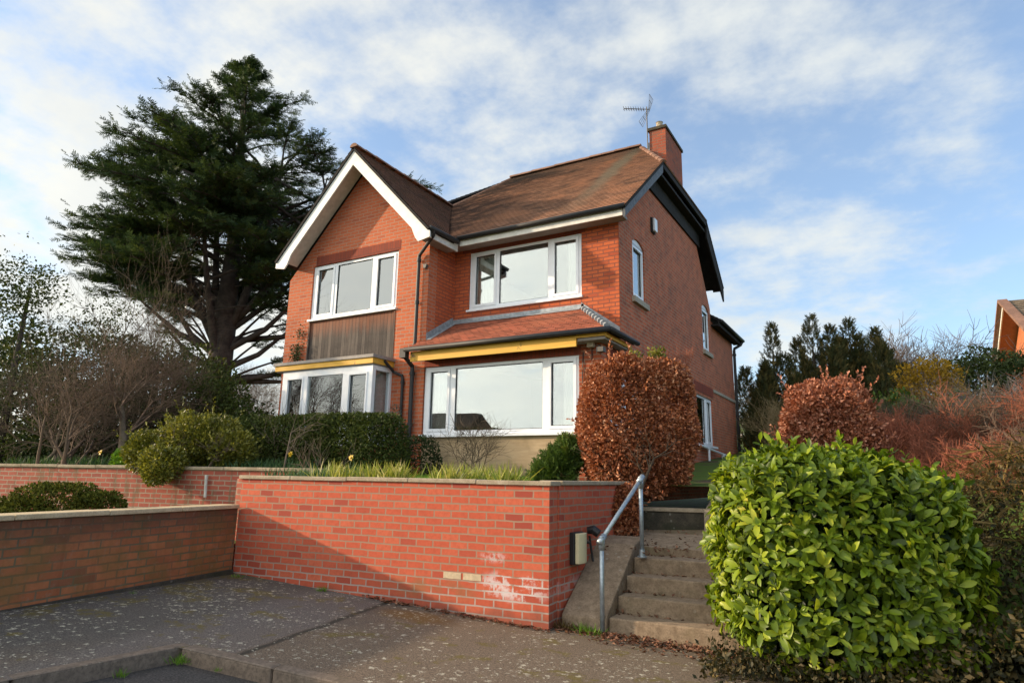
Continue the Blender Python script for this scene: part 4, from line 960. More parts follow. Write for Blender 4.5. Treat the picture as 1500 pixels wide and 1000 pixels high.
# --- cedar
CR = np.array([.864,.504,0]); CD = np.array([-.504,.864,0]); ZZ = np.array([0,0,1.0])
def cedar():
    base = np.array([-18.78,13.26,1.9]); rnd = random.Random(5)
    t = thing('cedar_tree', tuple(base), 'tall dark green cedar tree with layered spreading branches left of the house', 'tree')
    segs = []
    def loc(s, d, z): return base + CR*s + CD*d + ZZ*(z-base[2])
    mb = MB(); pts = [loc(0,0,1.2), loc(.0,0,2.2), loc(.0,0,4.0), loc(.04,0,6.2), loc(.0,.1,9.0), loc(-.1,0,12.8), loc(-.2,0,16.1)]
    mb.tube(pts, [.60,.46,.40,.36,.24,.12,.03], 14); 
    # secondary leaders
    leaders = [(pts, [.60,.46,.40,.36,.24,.12,.03])]
    for s0, z0, s1, d1, z1, r in ((-.1,5.3,-1.0,.6,12.8,.16),(.1,5.8,1.6,-.4,12.4,.16),(.05,6.0,2.9,.3,11.6,.14),(-.1,5.4,-2.2,-.4,11.8,.15),(.0,5.6,.7,1.6,12.2,.14),(.1,5.9,2.6,1.2,9.8,.11),(0,4.6,-.3,-2.0,10.5,.15)):
        q = []
        for i in range(7):
            u = i/6; ss = s0+(s1-s0)*(1-(1-u)**1.7); zz = z0+(z1-z0)*u**1.05; q.append(loc(ss+rnd.uniform(-.05,.05), d1*u, zz))
        rr = [r*(1-.85*i/6) for i in range(7)]; mb.tube(q, rr, 10); leaders.append((q, rr))
    mb.build('trunk', M['bark'], t, smooth=True)
    P, D, N = [], [], []
    def env(a, z):              # crown radius by side (a: -1 left .. 1 right) and height
        z += .7
        rl = np.interp(z, [5.5,7.3,8.2,10.4,11.0,11.8,12.6,13.7,14.4,15.3,16.6], [3.4,4.9,5.5,5.5,4.8,4.0,3.1,2.4,1.5,.9,.15])
        rr_ = np.interp(z, [5.0,8,11,12.8,13.8,14.6,15.4,16.6], [3.2,3.8,3.7,3.3,2.3,1.4,.8,.15])
        m = .5*(rl+rr_)*.9
        return (rl if a < 0 else rr_)*abs(a) + m*(1-abs(a))
    def foliage(q0, q1, up=0.0, dens=1.0, start=.25):
        """limb from q0 to q1 with flat side fans"""
        q0, q1 = np.array(q0), np.array(q1); L = np.linalg.norm(q1-q0); h = norm((q1-q0)*np.array([1,1,0]) + 1e-6); sd = np.array([-h[1],h[0],0])
        pts = []; n = max(5, int(L/.35))
        for i in range(n+1):
            u = i/n; p = q0+(q1-q0)*u; p = p + ZZ*(math.sin(PI*u)*.09*L + up*u) + sd*rnd.uniform(-.05,.05); pts.append(p)
        rad = .05*L**.5*.55
        for i in range(n): segs.append((tuple(pts[i]), tuple(pts[i+1]), rad*(1-.8*i/n), rad*(1-.8*(i+1)/n)))
        for i in range(n+1):
            u = i/n
            if u < start: continue
            for sgn in (-1, 1):
                for _ in range(2):
                    if rnd.random() > .95*dens: continue
                    ll = (.30+.95*(1-u))*rnd.uniform(.5,1.15)*min(1.0, L*.38)
                    dr = h*rnd.uniform(.5,1.1) + sd*sgn*rnd.uniform(.4,1.0) + ZZ*rnd.uniform(-.1,.22); dr = dr/np.linalg.norm(dr)
                    a = pts[i]; b = a + dr*ll; segs.append((tuple(a), tuple(b), .012, .004))
                    m = max(2, int(ll/.10))
                    for k in range(m+1):
                        w = k/m; pp = a + (b-a)*w + np.array([rnd.gauss(0,.05),rnd.gauss(0,.05),rnd.gauss(0,.05)])
                        P.append(pp); D.append(dr*.9 + sd*rnd.uniform(-.9,.9)+h*.3 + ZZ*rnd.uniform(-.25,.75)); N.append(ZZ*.7 + np.array([rnd.gauss(0,.6),rnd.gauss(0,.6),0]))
            P.append(pts[i]); D.append(h+ZZ*.2); N.append(ZZ)
    for q, rr in leaders:
        nl = 40 if rr[0] > .4 else 15
        for j in range(nl):
            u = .22 + .77*j/(nl-1); f = u*(len(q)-1); i = min(int(f), len(q)-2); p = q[i]+(q[i+1]-q[i])*(f-i)
            z = p[2]
            if z < 5.9: continue
            az = rnd.uniform(0, 2*PI); hx_, hy_ = math.cos(az), math.sin(az)
            s_now = float(np.dot(p-base, CR)); d_now = float(np.dot(p-base, CD))
            # distance until envelope
            R_ = env(hx_, z); b2 = s_now*hx_+d_now*hy_; disc = b2*b2-(s_now**2+d_now**2-R_*R_); L = (-b2+math.sqrt(disc)) if disc > 0 else .8
            L *= rnd.uniform(.50,1.02); L = max(L, .5)
            e = p + (CR*hx_+CD*hy_)*L + ZZ*(L*rnd.uniform(.05,.42)*(1.5 if z > 11.5 else 1 if z > 8.5 else .5))
            foliage(p, e, dens=.95, start=.30 if L > 2 else .1)
            if L > 2.4:
                for _ in range(2):
                    w = rnd.uniform(.4,.7); m = p+(e-p)*w+ZZ*.09*L; az2 = az+rnd.choice((-1,1))*rnd.uniform(.4,.8)
                    foliage(m, m+(CR*math.cos(az2)+CD*math.sin(az2))*L*rnd.uniform(.3,.45)+ZZ*rnd.uniform(-.1,.3), dens=.9, start=.15)
    for j in range(20):                     # short shoots crowding the tip
        z = 13.4+2.4*j/20; az = j*2.4; L = .25+1.25*(1-j/20)*rnd.uniform(.6,1.1); p = loc(-.14,0,z); foliage(p, p+(CR*math.cos(az)+CD*math.sin(az))*L+ZZ*L*.35, dens=1.0, start=.05)
    # drooping low left plates, long arm over the wing roof, bare low limbs
    for s1, d1, z1, z0 in ((-5.3,-.3,8.9,7.0),(-5.4,.4,9.6,7.8),(-4.9,-.8,8.1,6.6),(-5.1,.9,8.0,6.4),(-4.3,-1.0,7.9,6.2),(-5.3,.6,10.0,8.3),(-4.5,-.4,7.6,6.2),(-3.9,.5,7.2,6.0),(-4.2,-.2,8.4,7.0),(-3.4,-.8,7.6,6.6),(-5.0,1.2,8.6,7.2)):
        foliage(loc(-.2,0,z0), loc(s1,d1,z1), dens=1.0, start=.3)
        foliage(loc(s1*.5,d1*.5,(z0+z1)/2+.4), loc(s1*.72,d1+1.2,z1+.3), start=.1); foliage(loc(s1*.5,d1*.5,(z0+z1)/2+.4), loc(s1*.75,d1-1.2,z1+.2), start=.1)
    for s1, d1, z1, z0 in ((6.5,.5,11.4,9.6),(5.3,.2,11.0,9.2),(4.9,-.3,10.6,8.8),(4.4,.8,9.2,7.6)):
        foliage(loc(.4,0,z0), loc(s1,d1,z1), dens=.95, start=.4)
    for s1, d1, z1, z0 in ((2.4,.2,6.3,4.6),(2.9,-.4,7.4,5.2),(3.3,.5,5.2,4.2),(-2.2,.4,6.2,4.6),(-2.8,-.4,7.0,5.2),(3.8,.3,6.2,5.6),(2.6,.6,4.4,4.3),(-1.8,-.6,7.2,5.0)):
        foliage(loc(.1 if s1 > 0 else -.1,0,z0), loc(s1,d1,z1), dens=.7, start=.35)
        p0 = loc(0,0,z0); p1 = loc(s1*.5,d1*.5,z0+(z1-z0)*.35); p2 = loc(s1,d1,z1)
        segs.append((tuple(p0),tuple(p1),.13,.09)); segs.append((tuple(p1),tuple(p2),.09,.03))
    V, F, Rr = segs_mesh(segs, 5); npmesh('branches', V, F, M['bark'], t, Rr)
    P, D, N = map(np.array, (P, D, N)); print('cedar tufts', len(P))
    leafmesh('crown', P, D, N, rng.uniform(.20,.38,len(P)), T_SPRAY, M['l_cedar'], t, smooth=False)
cedar()

# --- laurel hedge in front of the steps
def laurel():
    t = thing('laurel_bush', (-.35,6.2,0), 'glossy bright green laurel bush clipped square to the right of the steps', 'shrub')
    c = (-.50,6.12,.80); r = (.91,.78,.83); rot = math.radians(27)
    P, N = superblob(6200, c, r, 3.6, .30, rot, .12, 2.9)
    P[:,2] -= np.clip(P[:,0]-c[0],0,2)*.12*(P[:,2] > .8); keep = P[:,2] > .02; P, N = P[keep], N[keep]
    tone = None; parts = []
    Pall, Dall, Nall, S = [], [], [], []
    for k in range(6):
        a = 2*PI*k/6 + rng.random(len(P))*6
        ax = norm(np.cross(N, rdir(len(P)))); bx = np.cross(N, ax)
        d = norm(N*rng.uniform(.25,1.1,(len(P),1)) + (ax*np.cos(a)[:,None]+bx*np.sin(a)[:,None])*1.0 + ZZ*.25)
        sel = rng.random(len(P)) < .62
        Pall.append((P+d*.01)[sel]); Dall.append(d[sel]); Nall.append((N+ZZ*.55+rdir(len(P))*.35)[sel]); S.append(rng.uniform(.05,.125,sel.sum()))
    top = np.where((N[:,2] > .45))[0]; ix = rng.choice(top, 130); sd = norm(N[ix]*.5+ZZ+rdir(130)*.35); ln = rng.uniform(.06,.17,130)
    for k in range(8):
        Pall.append(P[ix]+sd*(ln*(k+1)/8)[:,None]); Dall.append(norm(sd*.9+rdir(130)*.9)); Nall.append(rdir(130)+ZZ*.4); S.append(rng.uniform(.06,.10,130))
    P2, D2, N2, S2 = map(np.concatenate, (Pall, Dall, Nall, S))
    leafmesh('foliage', P2, D2, N2, S2, T_OVAL, M['l_laurel'], t)
    # stems and inner leaves, coloured near black as the shade inside the bush
    segs = []; rnd = random.Random(3)
    for i in range(9): branch(segs, (c[0]+rnd.uniform(-.35,.35), c[1]+rnd.uniform(-.25,.25), .0), (rnd.uniform(-.25,.25),rnd.uniform(-.25,.25),1), .5, .02, 2, rnd)
    V, F, R = segs_mesh(segs); npmesh('stems', V, F, M['bark_pale'], t, R)
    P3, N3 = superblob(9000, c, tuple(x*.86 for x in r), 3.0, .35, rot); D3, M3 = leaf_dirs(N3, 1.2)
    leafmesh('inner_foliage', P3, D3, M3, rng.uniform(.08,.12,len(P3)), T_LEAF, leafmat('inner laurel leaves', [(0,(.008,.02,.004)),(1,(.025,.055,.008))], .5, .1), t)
laurel()

def bush(name, base, label, cat, blobs, n, tmpl, size, mat, group=None, spread=.9, droop=0, hole=None, stems=None, shell=.3, e=2.6, bumps=.08, upright=0, core=None, part='foliage', smooth=True, shoots=0):
    t = thing(name, base, label, cat, group); Ps, Ns = [], []
    tot = sum(b[1][0]*b[1][1]*b[1][2] for b in blobs)**.0
    wts = [ (b[1][0]*b[1][1]+b[1][0]*b[1][2]+b[1][1]*b[1][2]) for b in blobs]; W = sum(wts)
    for b, w in zip(blobs, wts):
        P, N = superblob(int(n*w/W), b[0], b[1], b[3] if len(b) > 3 else e, shell, b[2] if len(b) > 2 else 0, bumps); Ps.append(P); Ns.append(N)
    P, N = np.concatenate(Ps), np.concatenate(Ns)
    if hole is not None:
        for hc, hr_ in hole:
            k = np.linalg.norm((P-np.array(hc)), axis=1) > hr_*(.8+.4*rng.random(len(P))); P, N = P[k], N[k]
    D, Q = leaf_dirs(N, spread, droop); D = norm(D + ZZ*upright)
    if shoots:
        ix = rng.integers(0, len(P), shoots); ix = ix[N[ix,2] > -.2]; sd = norm(N[ix]+ZZ*.7+rdir(len(ix))*.4); ln = rng.uniform(.12,.34,len(ix))
        for k in range(9):
            u = (k+1)/9; P = np.concatenate([P, P[ix]+sd*(ln*u)[:,None]]); D = np.concatenate([D, norm(sd+rdir(len(ix))*.8)]); Q = np.concatenate([Q, rdir(len(ix))])
    leafmesh(part, P, D, Q, rng.uniform(size[0], size[1], len(P)), tmpl, mat, t, smooth)
    if stems:
        segs = []; rnd = random.Random(int(abs(base[0])*100))
        for i in range(stems[0]):
            branch(segs, (base[0]+rnd.uniform(-1,1)*stems[2], base[1]+rnd.uniform(-1,1)*stems[2], base[2]-.05), (rnd.uniform(-.5,.5),rnd.uniform(-.5,.5),1), stems[1], stems[3], 2, rnd)
        V, F, R = segs_mesh(segs); npmesh('stems', V, F, stems[4] if len(stems) > 4 else M['bark_pale'], t, R)
    return t
# copper beeches
bush('copper_beech', (-3.1,8.6,1.2), 'clipped copper brown beech pillar in front of the house corner', 'shrub',
     [((-3.08,8.72,2.13),(.79,.62,.94),.5,2.9), ((-2.98,7.8,1.0),(.24,.34,.34),.4,2.4)], 42000, T_CURL, (.034,.062), M['l_beech'], shell=.32, bumps=.11, spread=1.2, shoots=70,
     hole=[((-2.42,8.32,2.62),.17),((-2.35,8.5,2.42),.2),((-3.3,7.9,2.6),.07),((-2.6,8.1,1.55),.08)], stems=(6,.6,.25,.03,M['twig_brown']))
bush('copper_beech', (-.75,10.5,1.2), 'rounded copper brown beech dome behind the laurel', 'shrub',
     [((-.76,10.5,2.02),(.69,.68,.88),.5,1.95)], 24000, T_CURL, (.036,.066), M['l_beech2'], shell=.3, bumps=.17, spread=1.2, shoots=110, stems=(6,.6,.25,.03,M['twig_brown']))
# green shoots over the first beech top
bush('evergreen_sprig', (-2.92,8.72,2.6), 'pale green shoots rising from the top of the beech pillar', 'plant', [((-3.1,8.72,3.06),(.15,.14,.12),0,2.2),((-2.75,8.75,3.10),(.12,.12,.13),0,2.2)], 420, T_LEAF, (.035,.065), M['l_yellow'], upright=.8, shell=.9, stems=(5,.22,.12,.006))
segs = []; rnd = random.Random(9)
for i in range(22): branch(segs, (-2.75+rnd.uniform(-.3,.4),8.9,2.8), (rnd.uniform(-.1,.5),.2,1), .30, .004, 1, rnd, up=.2)
V, F, R = segs_mesh(segs, 3); npmesh('bare_climber', V, F, M['twig_red'], None, R, label='thin bare reddish stems between the beech pillar and the side wall', cat='plant')

# privet hedge, yellow shrub, mound, small shrubs
bush('privet_hedge', (-9.3,8.3,1.35), 'long dark green clipped privet hedge under the bay window', 'hedge',
     [((x_,8.3+.04*math.sin(x_*3),1.80),(.62,.50,.62),.0,3.3) for x_ in (-11.3,-10.6,-9.9,-9.2,-8.5,-7.9)] + [((-7.35,8.3,1.72),(.45,.45,.68),0,2.8)], 60000, T_LEAF, (.035,.06), M['l_privet'], shell=.22, bumps=.05, spread=1.0, stems=(10,.8,1.6,.02))
bush('evergreen_shrub', (-7.05,9.3,1.35), 'small dark shrub at the foot of the downpipes', 'shrub',
     [((-7.35,9.35,1.6),(.45,.35,.5),0,2.2)], 3000, T_LEAF, (.04,.06), M['l_holly'], spread=1.0)
bush('golden_privet', (-10.0,6.9,1.3), 'yellow green bushy shrub spilling over the left garden wall', 'shrub',
     [((-10.15,6.95,1.86),(.68,.55,.48),.5,2.2), ((-10.75,6.45,1.70),(.36,.36,.34),.3,2.2), ((-10.0,6.25,1.52),(.36,.26,.26),.4,2.2), ((-9.8,6.05,1.36),(.22,.15,.16),.4,2.2),((-9.5,7.1,1.72),(.35,.35,.34),.5,2.2)], 26000, T_LEAF, (.035,.065), M['l_yellow'], shell=.6, bumps=.3, spread=.8, upright=.3, stems=(8,.5,.6,.02), shoots=260)
bush('juniper_mound', (-7.9,3.85,.6), 'low dark olive juniper mound behind the left wall coping', 'shrub',
     [((-7.78,3.75,.86),(.46,.42,.38),.4,2.4), ((-8.2,3.58,.76),(.36,.36,.32),.4,2.2), ((-7.45,4.0,.86),(.28,.30,.30),.3,2.2)], 22000, T_LEAF, (.025,.045), M['l_moss'], shell=.2, bumps=.14, upright=.2, smooth=False)
bush('dwarf_conifer', (-4.35,8.1,1.3), 'small rounded green conifer below the wide ground floor window', 'shrub',
     [((-4.08,8.35,1.55),(.25,.27,.24),.3,2.2), ((-3.92,8.35,1.72),(.18,.22,.24),.3,2.2), ((-4.28,8.3,1.44),(.17,.2,.16),0,2.2)], 3000, T_FEATHER, (.07,.13), M['l_rosemary'], shell=.5, bumps=.2, upright=.6, smooth=False)
segs = []; rnd = random.Random(21)
for i in range(9): branch(segs, (-5.6+rnd.uniform(-.25,.25),8.6+rnd.uniform(-.1,.1),1.33), (rnd.uniform(-1.2,1.2),rnd.uniform(-.3,.3),.8), .6, .010, 2, rnd, up=.05)
V, F, R = segs_mesh(segs, 4); npmesh('bare_shrub', V, F, M['twig_brown'], None, R, label='small bare arching shrub against the stained render panel', cat='shrub')
segs = []
for i in range(8): branch(segs, (-7.25+rnd.uniform(-.3,.3),7.0,1.27), (rnd.uniform(-1,.6),rnd.uniform(-.3,.3),.7), .5, .008, 1, rnd, up=.02)
V, F, R = segs_mesh(segs, 4); npmesh('bare_shrub', V, F, M['bark_pale'], None, R, label='pale leafless twiggy stems in front of the privet hedge end', cat='shrub')
# climber on wing wall
P = np.array([[-11.35+rng.normal()*.09, YF-.03-rng.random()*.08, 3.72+rng.random()*.5] for _ in range(500)]+[[-11.3+rng.normal()*.08, YF-.03-rng.random()*.05, 4.45+rng.normal()*.1] for _ in range(90)])
leafmesh('ivy_climber', P, norm(rdir(len(P))*.8+ZZ*.4-np.array([0,.4,0])), np.tile([0,-1.,.2],(len(P),1))+rdir(len(P))*.5, rng.uniform(.03,.06,len(P)), T_LEAF, M['l_holly'], None, label='small dark creeper on the wing wall left of the timber cladding', cat='plant')
P, N = superblob(700, (-8.32,9.78,2.3), (.13,.16,.45), 2.2, .5); D, Q = leaf_dirs(N, 1.0); leafmesh('climbing_shrub', P, D, Q, rng.uniform(.03,.05,len(P)), T_LEAF, leafmat('grey green leaves', [(0,(.06,.08,.05)),(1,(.30,.32,.26))], .5, .2), None, label='pale grey green climber beside the right end of the bay window', cat='plant')

# --- bare trees & dark background on the left
def bare(name, base, label, cat, n, L, r, mat, depth=3, seed=1, lean=.35, up=.15, split=3, group=None, shrink=.62, bend=.25, sp=.3, k=4, rmin=.0025):
    rnd = random.Random(seed); segs = []
    t = thing(name, base, label, cat, group)
    for i in range(n):
        branch(segs, (base[0]+rnd.uniform(-sp,sp), base[1]+rnd.uniform(-sp,sp), base[2]), (rnd.gauss(0,lean),rnd.gauss(0,lean),1), L*rnd.uniform(.8,1.15), r, depth, rnd, bend, split, up, shrink, rmin=rmin)
    big = [s for s in segs if s[2] > r*.45]; small = [s for s in segs if s[2] <= r*.45]
    V, F, R = segs_mesh(big, 7); npmesh('trunk', V, F, M['bark_pale'] if r > .03 else mat, t, R)
    if small: V, F, R = segs_mesh(small, 3); npmesh('twigs', V, F, mat, t, R)
    return t
bt = 'bare shrubs in the left garden'
bare('bare_tree', (-12.3,7.2,1.4), 'bare pinkish brown small tree with a leaning pale trunk before the cedar', 'tree', 1, 1.55, .085, M['twig_pink'], 4, 4, .2, .10, 3, bt, .74, .25)
bare('bare_shrub', (-14.2,6.7,1.4), 'tangled bare brown shrub at the left behind the garden wall', 'shrub', 6, 1.5, .035, M['twig_brown'], 3, 8, .5, .08, 3, bt, .68)
bare('bare_shrub', (-12.9,6.2,1.4), 'low sprawling bare shrub just above the left garden wall', 'shrub', 7, 1.0, .03, M['twig_pink'], 3, 12, .8, .04, 3, bt, .68)
bare('bare_tree', (-15.6,8.6,1.5), 'taller bare brown tree standing among the far left evergreens', 'tree', 4, 2.1, .05, M['twig_brown'], 3, 15, .35, .12, 3, bt, .68)
def evergreen(name, base, label, blobs, n, size=(.06,.11), mat=None, tmpl=None, group=None, trunk=.1, shell=.55, bumps=.2, cat='tree', upright=0):
    t = thing(name, base, label, cat, group); Ps, Ns = [], []
    wts = [b[1][0]*b[1][2] for b in blobs]; W = sum(wts)
    for b, w in zip(blobs, wts):
        P, N = superblob(int(n*w/W), b[0], b[1], 2.2, shell, 0, bumps, 2.5); Ps.append(P); Ns.append(N)
    P, N = np.concatenate(Ps), np.concatenate(Ns)
    # clumping: drop points in noise gaps
    g = np.sin(P[:,0]*4.1+P[:,2]*2.3)+np.sin(P[:,1]*3.7-P[:,2]*3.1)+np.sin(P[:,2]*5.3+P[:,0]*1.7)
    k = g > -1.1+rng.random(len(P))*.5; P, N = P[k], N[k]
    D, Q = leaf_dirs(N, 1.0); D = norm(D+ZZ*upright)
    leafmesh('crown', P, D, Q, rng.uniform(*size, len(P)), tmpl or T_LEAF, mat or M['l_holly'], t, False)
    top = max(b[0][2] for b in blobs); mb = MB(); mb.tube([Vector(base)-Vector((0,0,.2)), Vector((base[0],base[1],(base[2]+top)/2)), Vector((base[0]+.1,base[1],top))], [trunk, trunk*.7, trunk*.3], 8); mb.build('trunk', M['bark'], t, smooth=True)
    return t
eg = 'evergreens behind the left garden'
evergreen('holly_tree', (-16.6,6.7,1.3), 'upright sparse evergreen tree at the far left edge with light between its leaves', [((-16.4,6.5,4.0),(1.0,1.2,2.0)),((-16.5,6.6,2.6),(1.3,1.3,1.5)),((-16.1,6.3,5.4),(.55,.7,.9))], 15000, (.05,.09), M['l_privet'], group=eg, bumps=.35)
evergreen('holly_tree', (-17.2,9.2,1.4), 'dark dense evergreen between the left edge and the bare shrubs', [((-17.3,8.8,3.3),(1.6,1.2,2.0)),((-17.2,8.6,2.0),(1.9,1.2,1.2))], 15000, (.06,.11), group=eg)
evergreen('holly_tree', (-15.6,9.8,1.4), 'dark green evergreen shrub under the lowest cedar branches', [((-15.4,9.8,2.9),(1.5,1.1,1.4)),((-14.2,10.2,2.4),(1.4,1.0,1.0))], 14000, (.06,.10), group=eg)
evergreen('yew_tree', (-13.8,9.9,1.4), 'dark evergreen with yellowish tips beside the foot of the cedar', [((-14.4,9.6,3.3),(1.1,.8,1.1)),((-13.9,9.5,2.2),(1.0,.9,.9))], 6500, (.07,.12), M['l_privet'], group=eg)
evergreen('holly_tree', (-19.8,8.6,1.3), 'dark evergreen beyond the left edge of the lawn', [((-19.6,8.2,3.0),(1.9,1.2,2.0))], 6000, (.12,.2), group=eg)
evergreen('holly_tree', (-12.9,8.9,1.4), 'dark green shrub with yellowish leaves directly behind the leaning pale trunk', [((-12.9,8.9,2.6),(1.1,.8,1.2)),((-12.2,9.1,2.1),(1.0,.7,.8))], 11000, (.05,.09), M['l_privet'], group=eg)
evergreen('holly_tree', (-14.9,8.3,1.4), 'dark shrub just behind the tangled bare brown stems', [((-14.9,8.3,2.7),(1.3,.7,1.3)),((-15.8,8.0,2.2),(1.0,.7,.9))], 12000, (.05,.09), group=eg)
evergreen('holly_tree', (-15.9,8.4,1.4), 'tall loose brownish green evergreen behind the taller bare tree', [((-15.9,8.4,3.6),(1.3,.8,1.7)),((-14.6,8.8,3.3),(1.0,.7,1.3))], 15000, (.045,.08), M['l_privet'], group=eg, bumps=.35, shell=.7)
# dark undergrowth along base of left garden
P, N = superblob(9000, (-14.0,7.9,1.55), (4.4,.7,.62), 3.0, .5, .19, .15); D, Q = leaf_dirs(N, 1.1)
leafmesh('undergrowth', P, D, Q, rng.uniform(.07,.12,len(P)), T_LEAF, M['l_holly'], None, False, kind='stuff', label='dark leafy undergrowth along the back of the left flower bed', cat='undergrowth')
# daffodils and leaves in the left beds
def flower(pos, label, s=1.0):
    t = thing('daffodil', pos, label, 'flower', 'daffodils in the garden beds')
    mb = MB(); h = .28*s; x, y, z = pos; mb.tube([(x,y,z),(x+.01,y,z+h*.9),(x-.01,y-.03,z+h)], .005, 5); mb.build('stem', M['l_daff'], t)
    c = np.array([x-.01,y-.04,z+h]); a = np.arange(6)*PI/3; f = np.array([-.1,-.9,.25]); f = f/np.linalg.norm(f); e1 = norm(np.cross(f, ZZ)); e2 = np.cross(e1, f)
    D = np.cos(a)[:,None]*e1+np.sin(a)[:,None]*e2; leafmesh('petals', np.tile(c,(6,1)), D, np.tile(f,(6,1)), np.full(6,.055*s), ([(0,0,0),(-.35,.5,.05),(0,1,0),(.35,.5,.05)],[(0,1,2),(0,2,3)]), M['petal'], t)
    mb = MB(); mb.tube([c, c+f*.03*s], [.012*s,.02*s], 10); mb.build('trumpet', M['petal'], t)
    n = 9; P = np.tile(np.array(pos),(n,1))+rng.normal(size=(n,3))*np.array([.04,.04,0]); leafmesh('leaves', P, norm(rdir(n)*.35+ZZ), rdir(n), rng.uniform(.2,.3,n)*s, T_BLADE, M['l_daff'], t)
flower((-12.0,5.95+.45,1.42), 'yellow daffodil above the left wall near the photo edge'); flower((-10.95,6.75,1.42), 'yellow daffodil just left of the golden shrub'); flower((-8.3,7.35,1.42), 'yellow daffodil between the golden shrub and the hedge'); flower((-6.95,7.3,1.36), 'yellow daffodil in front of the privet hedge end'); flower((-7.6,9.2,1.42),'tiny yellow daffodil against the foot of the render panel')
def blades(n, fn, size, mat, name, label, cat, spread=.45, tmpl=T_BLADE, kind='stuff', base=None):
    P = np.array([fn() for _ in range(n)]); D = norm(rdir(n)*spread+ZZ)
    return leafmesh(name, P, D, rdir(n), rng.uniform(size[0], size[1], n), tmpl, mat, None, label=label, cat=cat, kind=kind)
def left_bed():
    x = rng.uniform(-14.5,-8.0); y = 5.28+(x+16)*.1885+.35+rng.random()*.7; return (x, y, 1.38)
blades(3200, left_bed, (.12,.3), M['l_daff'], 'bulb_leaves', 'bluish green bulb leaves behind the left wall coping', 'plants')
P, N = superblob(1300, (-11.4,6.55,1.55), (.32,.25,.24), 2.2, .6); D, Q = leaf_dirs(N, .9); leafmesh('euphorbia_plant', P, D, Q, rng.uniform(.05,.09,len(P)), T_LEAF, M['l_lawn'], None, label='bright lime green leafy plant left of the golden shrub', cat='plant')
def bed(x0=-7.0, x1=-3.0, yo=.28, d=.5):
    def f():
        x = rng.uniform(x0, x1); return (x, 5.43+(x+7)*.091+yo+rng.random()*d, 1.262)
    return f
blades(1500, bed(-7.0,-6.0,.28,1.3), (.10,.26), M['l_daff'], 'border_plants', 'mixed green border plants behind the left end of the red wall', 'plants')
cl = [(-5.95,6.0,.45),(-5.45,6.1,.35),(-5.05,6.05,.25),(-6.45,6.4,.45),(-4.7,6.9,.5),(-4.2,6.6,.45),(-4.4,6.25,.3),(-3.7,6.3,.3)]
gl = ['spiky yellow green grass clump near the left of the red wall coping','spiky grass clump second from the left along the red wall','grass clump beside the lawn strip behind the red wall','pale grass clump close to the privet hedge','loose grass clump in the lawn below the wide window','tall grass clump in front of the dwarf conifer','grass clump behind the middle of the coping','short grass tuft near the wall corner coping']
for (x, y, s), lb in zip(cl, gl):
    n = 170; P = np.array([[x+rng.normal()*s*.30, y+rng.normal()*s*.25, 1.262 if y < 7 else th(x,y)] for _ in range(n)])
    out = norm(np.column_stack([P[:,0]-x, P[:,1]-y, np.full(n,.28)])*1.2+rdir(n)*.3+ZZ*.35)
    leafmesh('grass_clump', P, out, rdir(n), rng.uniform(.14,.34,n), T_BLADE, M['l_clump'], None, label=lb, cat='grass clump', group='grass clumps behind the red wall')
blades(9000, lambda: (lambda x, y: (x, y, th(x,y)+.04))(rng.uniform(-7.9,-4.3), rng.uniform(6.9,9.2)), (.03,.07), M['l_lawn'], 'grass', 'short bright lawn grass in front of the house', 'grass')
blades(2500, bed(-5.6,-3.0,.25,1.4), (.02,.06), M['l_lawn'], 'grass', 'low green growth just behind the red wall coping', 'grass')

# --- right side planting
bush('thicket_shrub', (.9,11.5,1.5), 'dark evergreen shrub rising above the thicket near the neighbouring house', 'shrub', [((2.3,20.6,3.9),(1.1,1.0,1.0),.4,2.2),((3.4,20.6,3.7),(1.2,1.0,1.0),.4,2.2)], 12000, T_LEAF, (.07,.12), M['l_far'], shell=.6, bumps=.2)
rt = 'red stemmed shrubs on the right bank'
for i, (b, L, n, mat, lb) in enumerate((((.35,11.8,1.5),.58,20,M['twig_red'],'red brown twiggy shrub just right of the beech dome'),((1.3,12.4,1.5),.70,18,M['twig_brown'],'brown twiggy shrub in the middle of the right hand thicket'),((2.2,11.8,1.6),.76,18,M['twig_red'],'arching red brown shrub nearest the right edge of the photo'),((1.0,9.9,1.1),.48,24,M['twig_red'],'low red brown twiggy shrub above the laurel'),((1.9,10.0,1.2),.52,24,M['twig_pink'],'low pinkish brown twiggy shrub at the right edge above the dry hedge'),((1.5,13.6,1.8),.74,9,M['twig_grey'],'arching grey stemmed shrub behind the red thicket'),((.2,14.5,1.8),.62,16,M['twig_brown'],'brown twiggy shrub between the beech dome and the forsythia'),((3.4,14.0,2.0),.8,16,M['twig_tan'],'tan twiggy shrub below the neighbouring house'))):
    bare('twiggy_shrub', b, lb, 'shrub', n, L, .012, mat, 3, 30+i, .75, .02, 3, rt, .68, .27, .6, rmin=.0035)
bare('bare_tree', (1.6,25.0,3.0), 'bare grey tree against the sky left of the neighbouring house', 'tree', 7, 1.75, .05, M['twig_grey'], 3, 44, .5, .08, 3, None, .68, .25, .7, rmin=.008)
bare('bare_tree', (.3,25.0,3.0), 'smaller bare brown tree beside the dark conifers', 'tree', 9, 1.45, .04, M['twig_pink'], 3, 45, .5, .08, 3, None, .68, .25, .7, rmin=.008)
bush('forsythia', (.95,18.8,2.4), 'bright yellow flowering forsythia beyond the thicket', 'shrub', [((.95,19.4,3.85),(.75,.5,.75),0,2.2),((.6,20.0,3.2),(.6,.5,.6),0,2.2)], 7000, T_LEAF, (.05,.09), M['l_fors'], shell=.55, bumps=.25, stems=(8,.9,.3,.015))
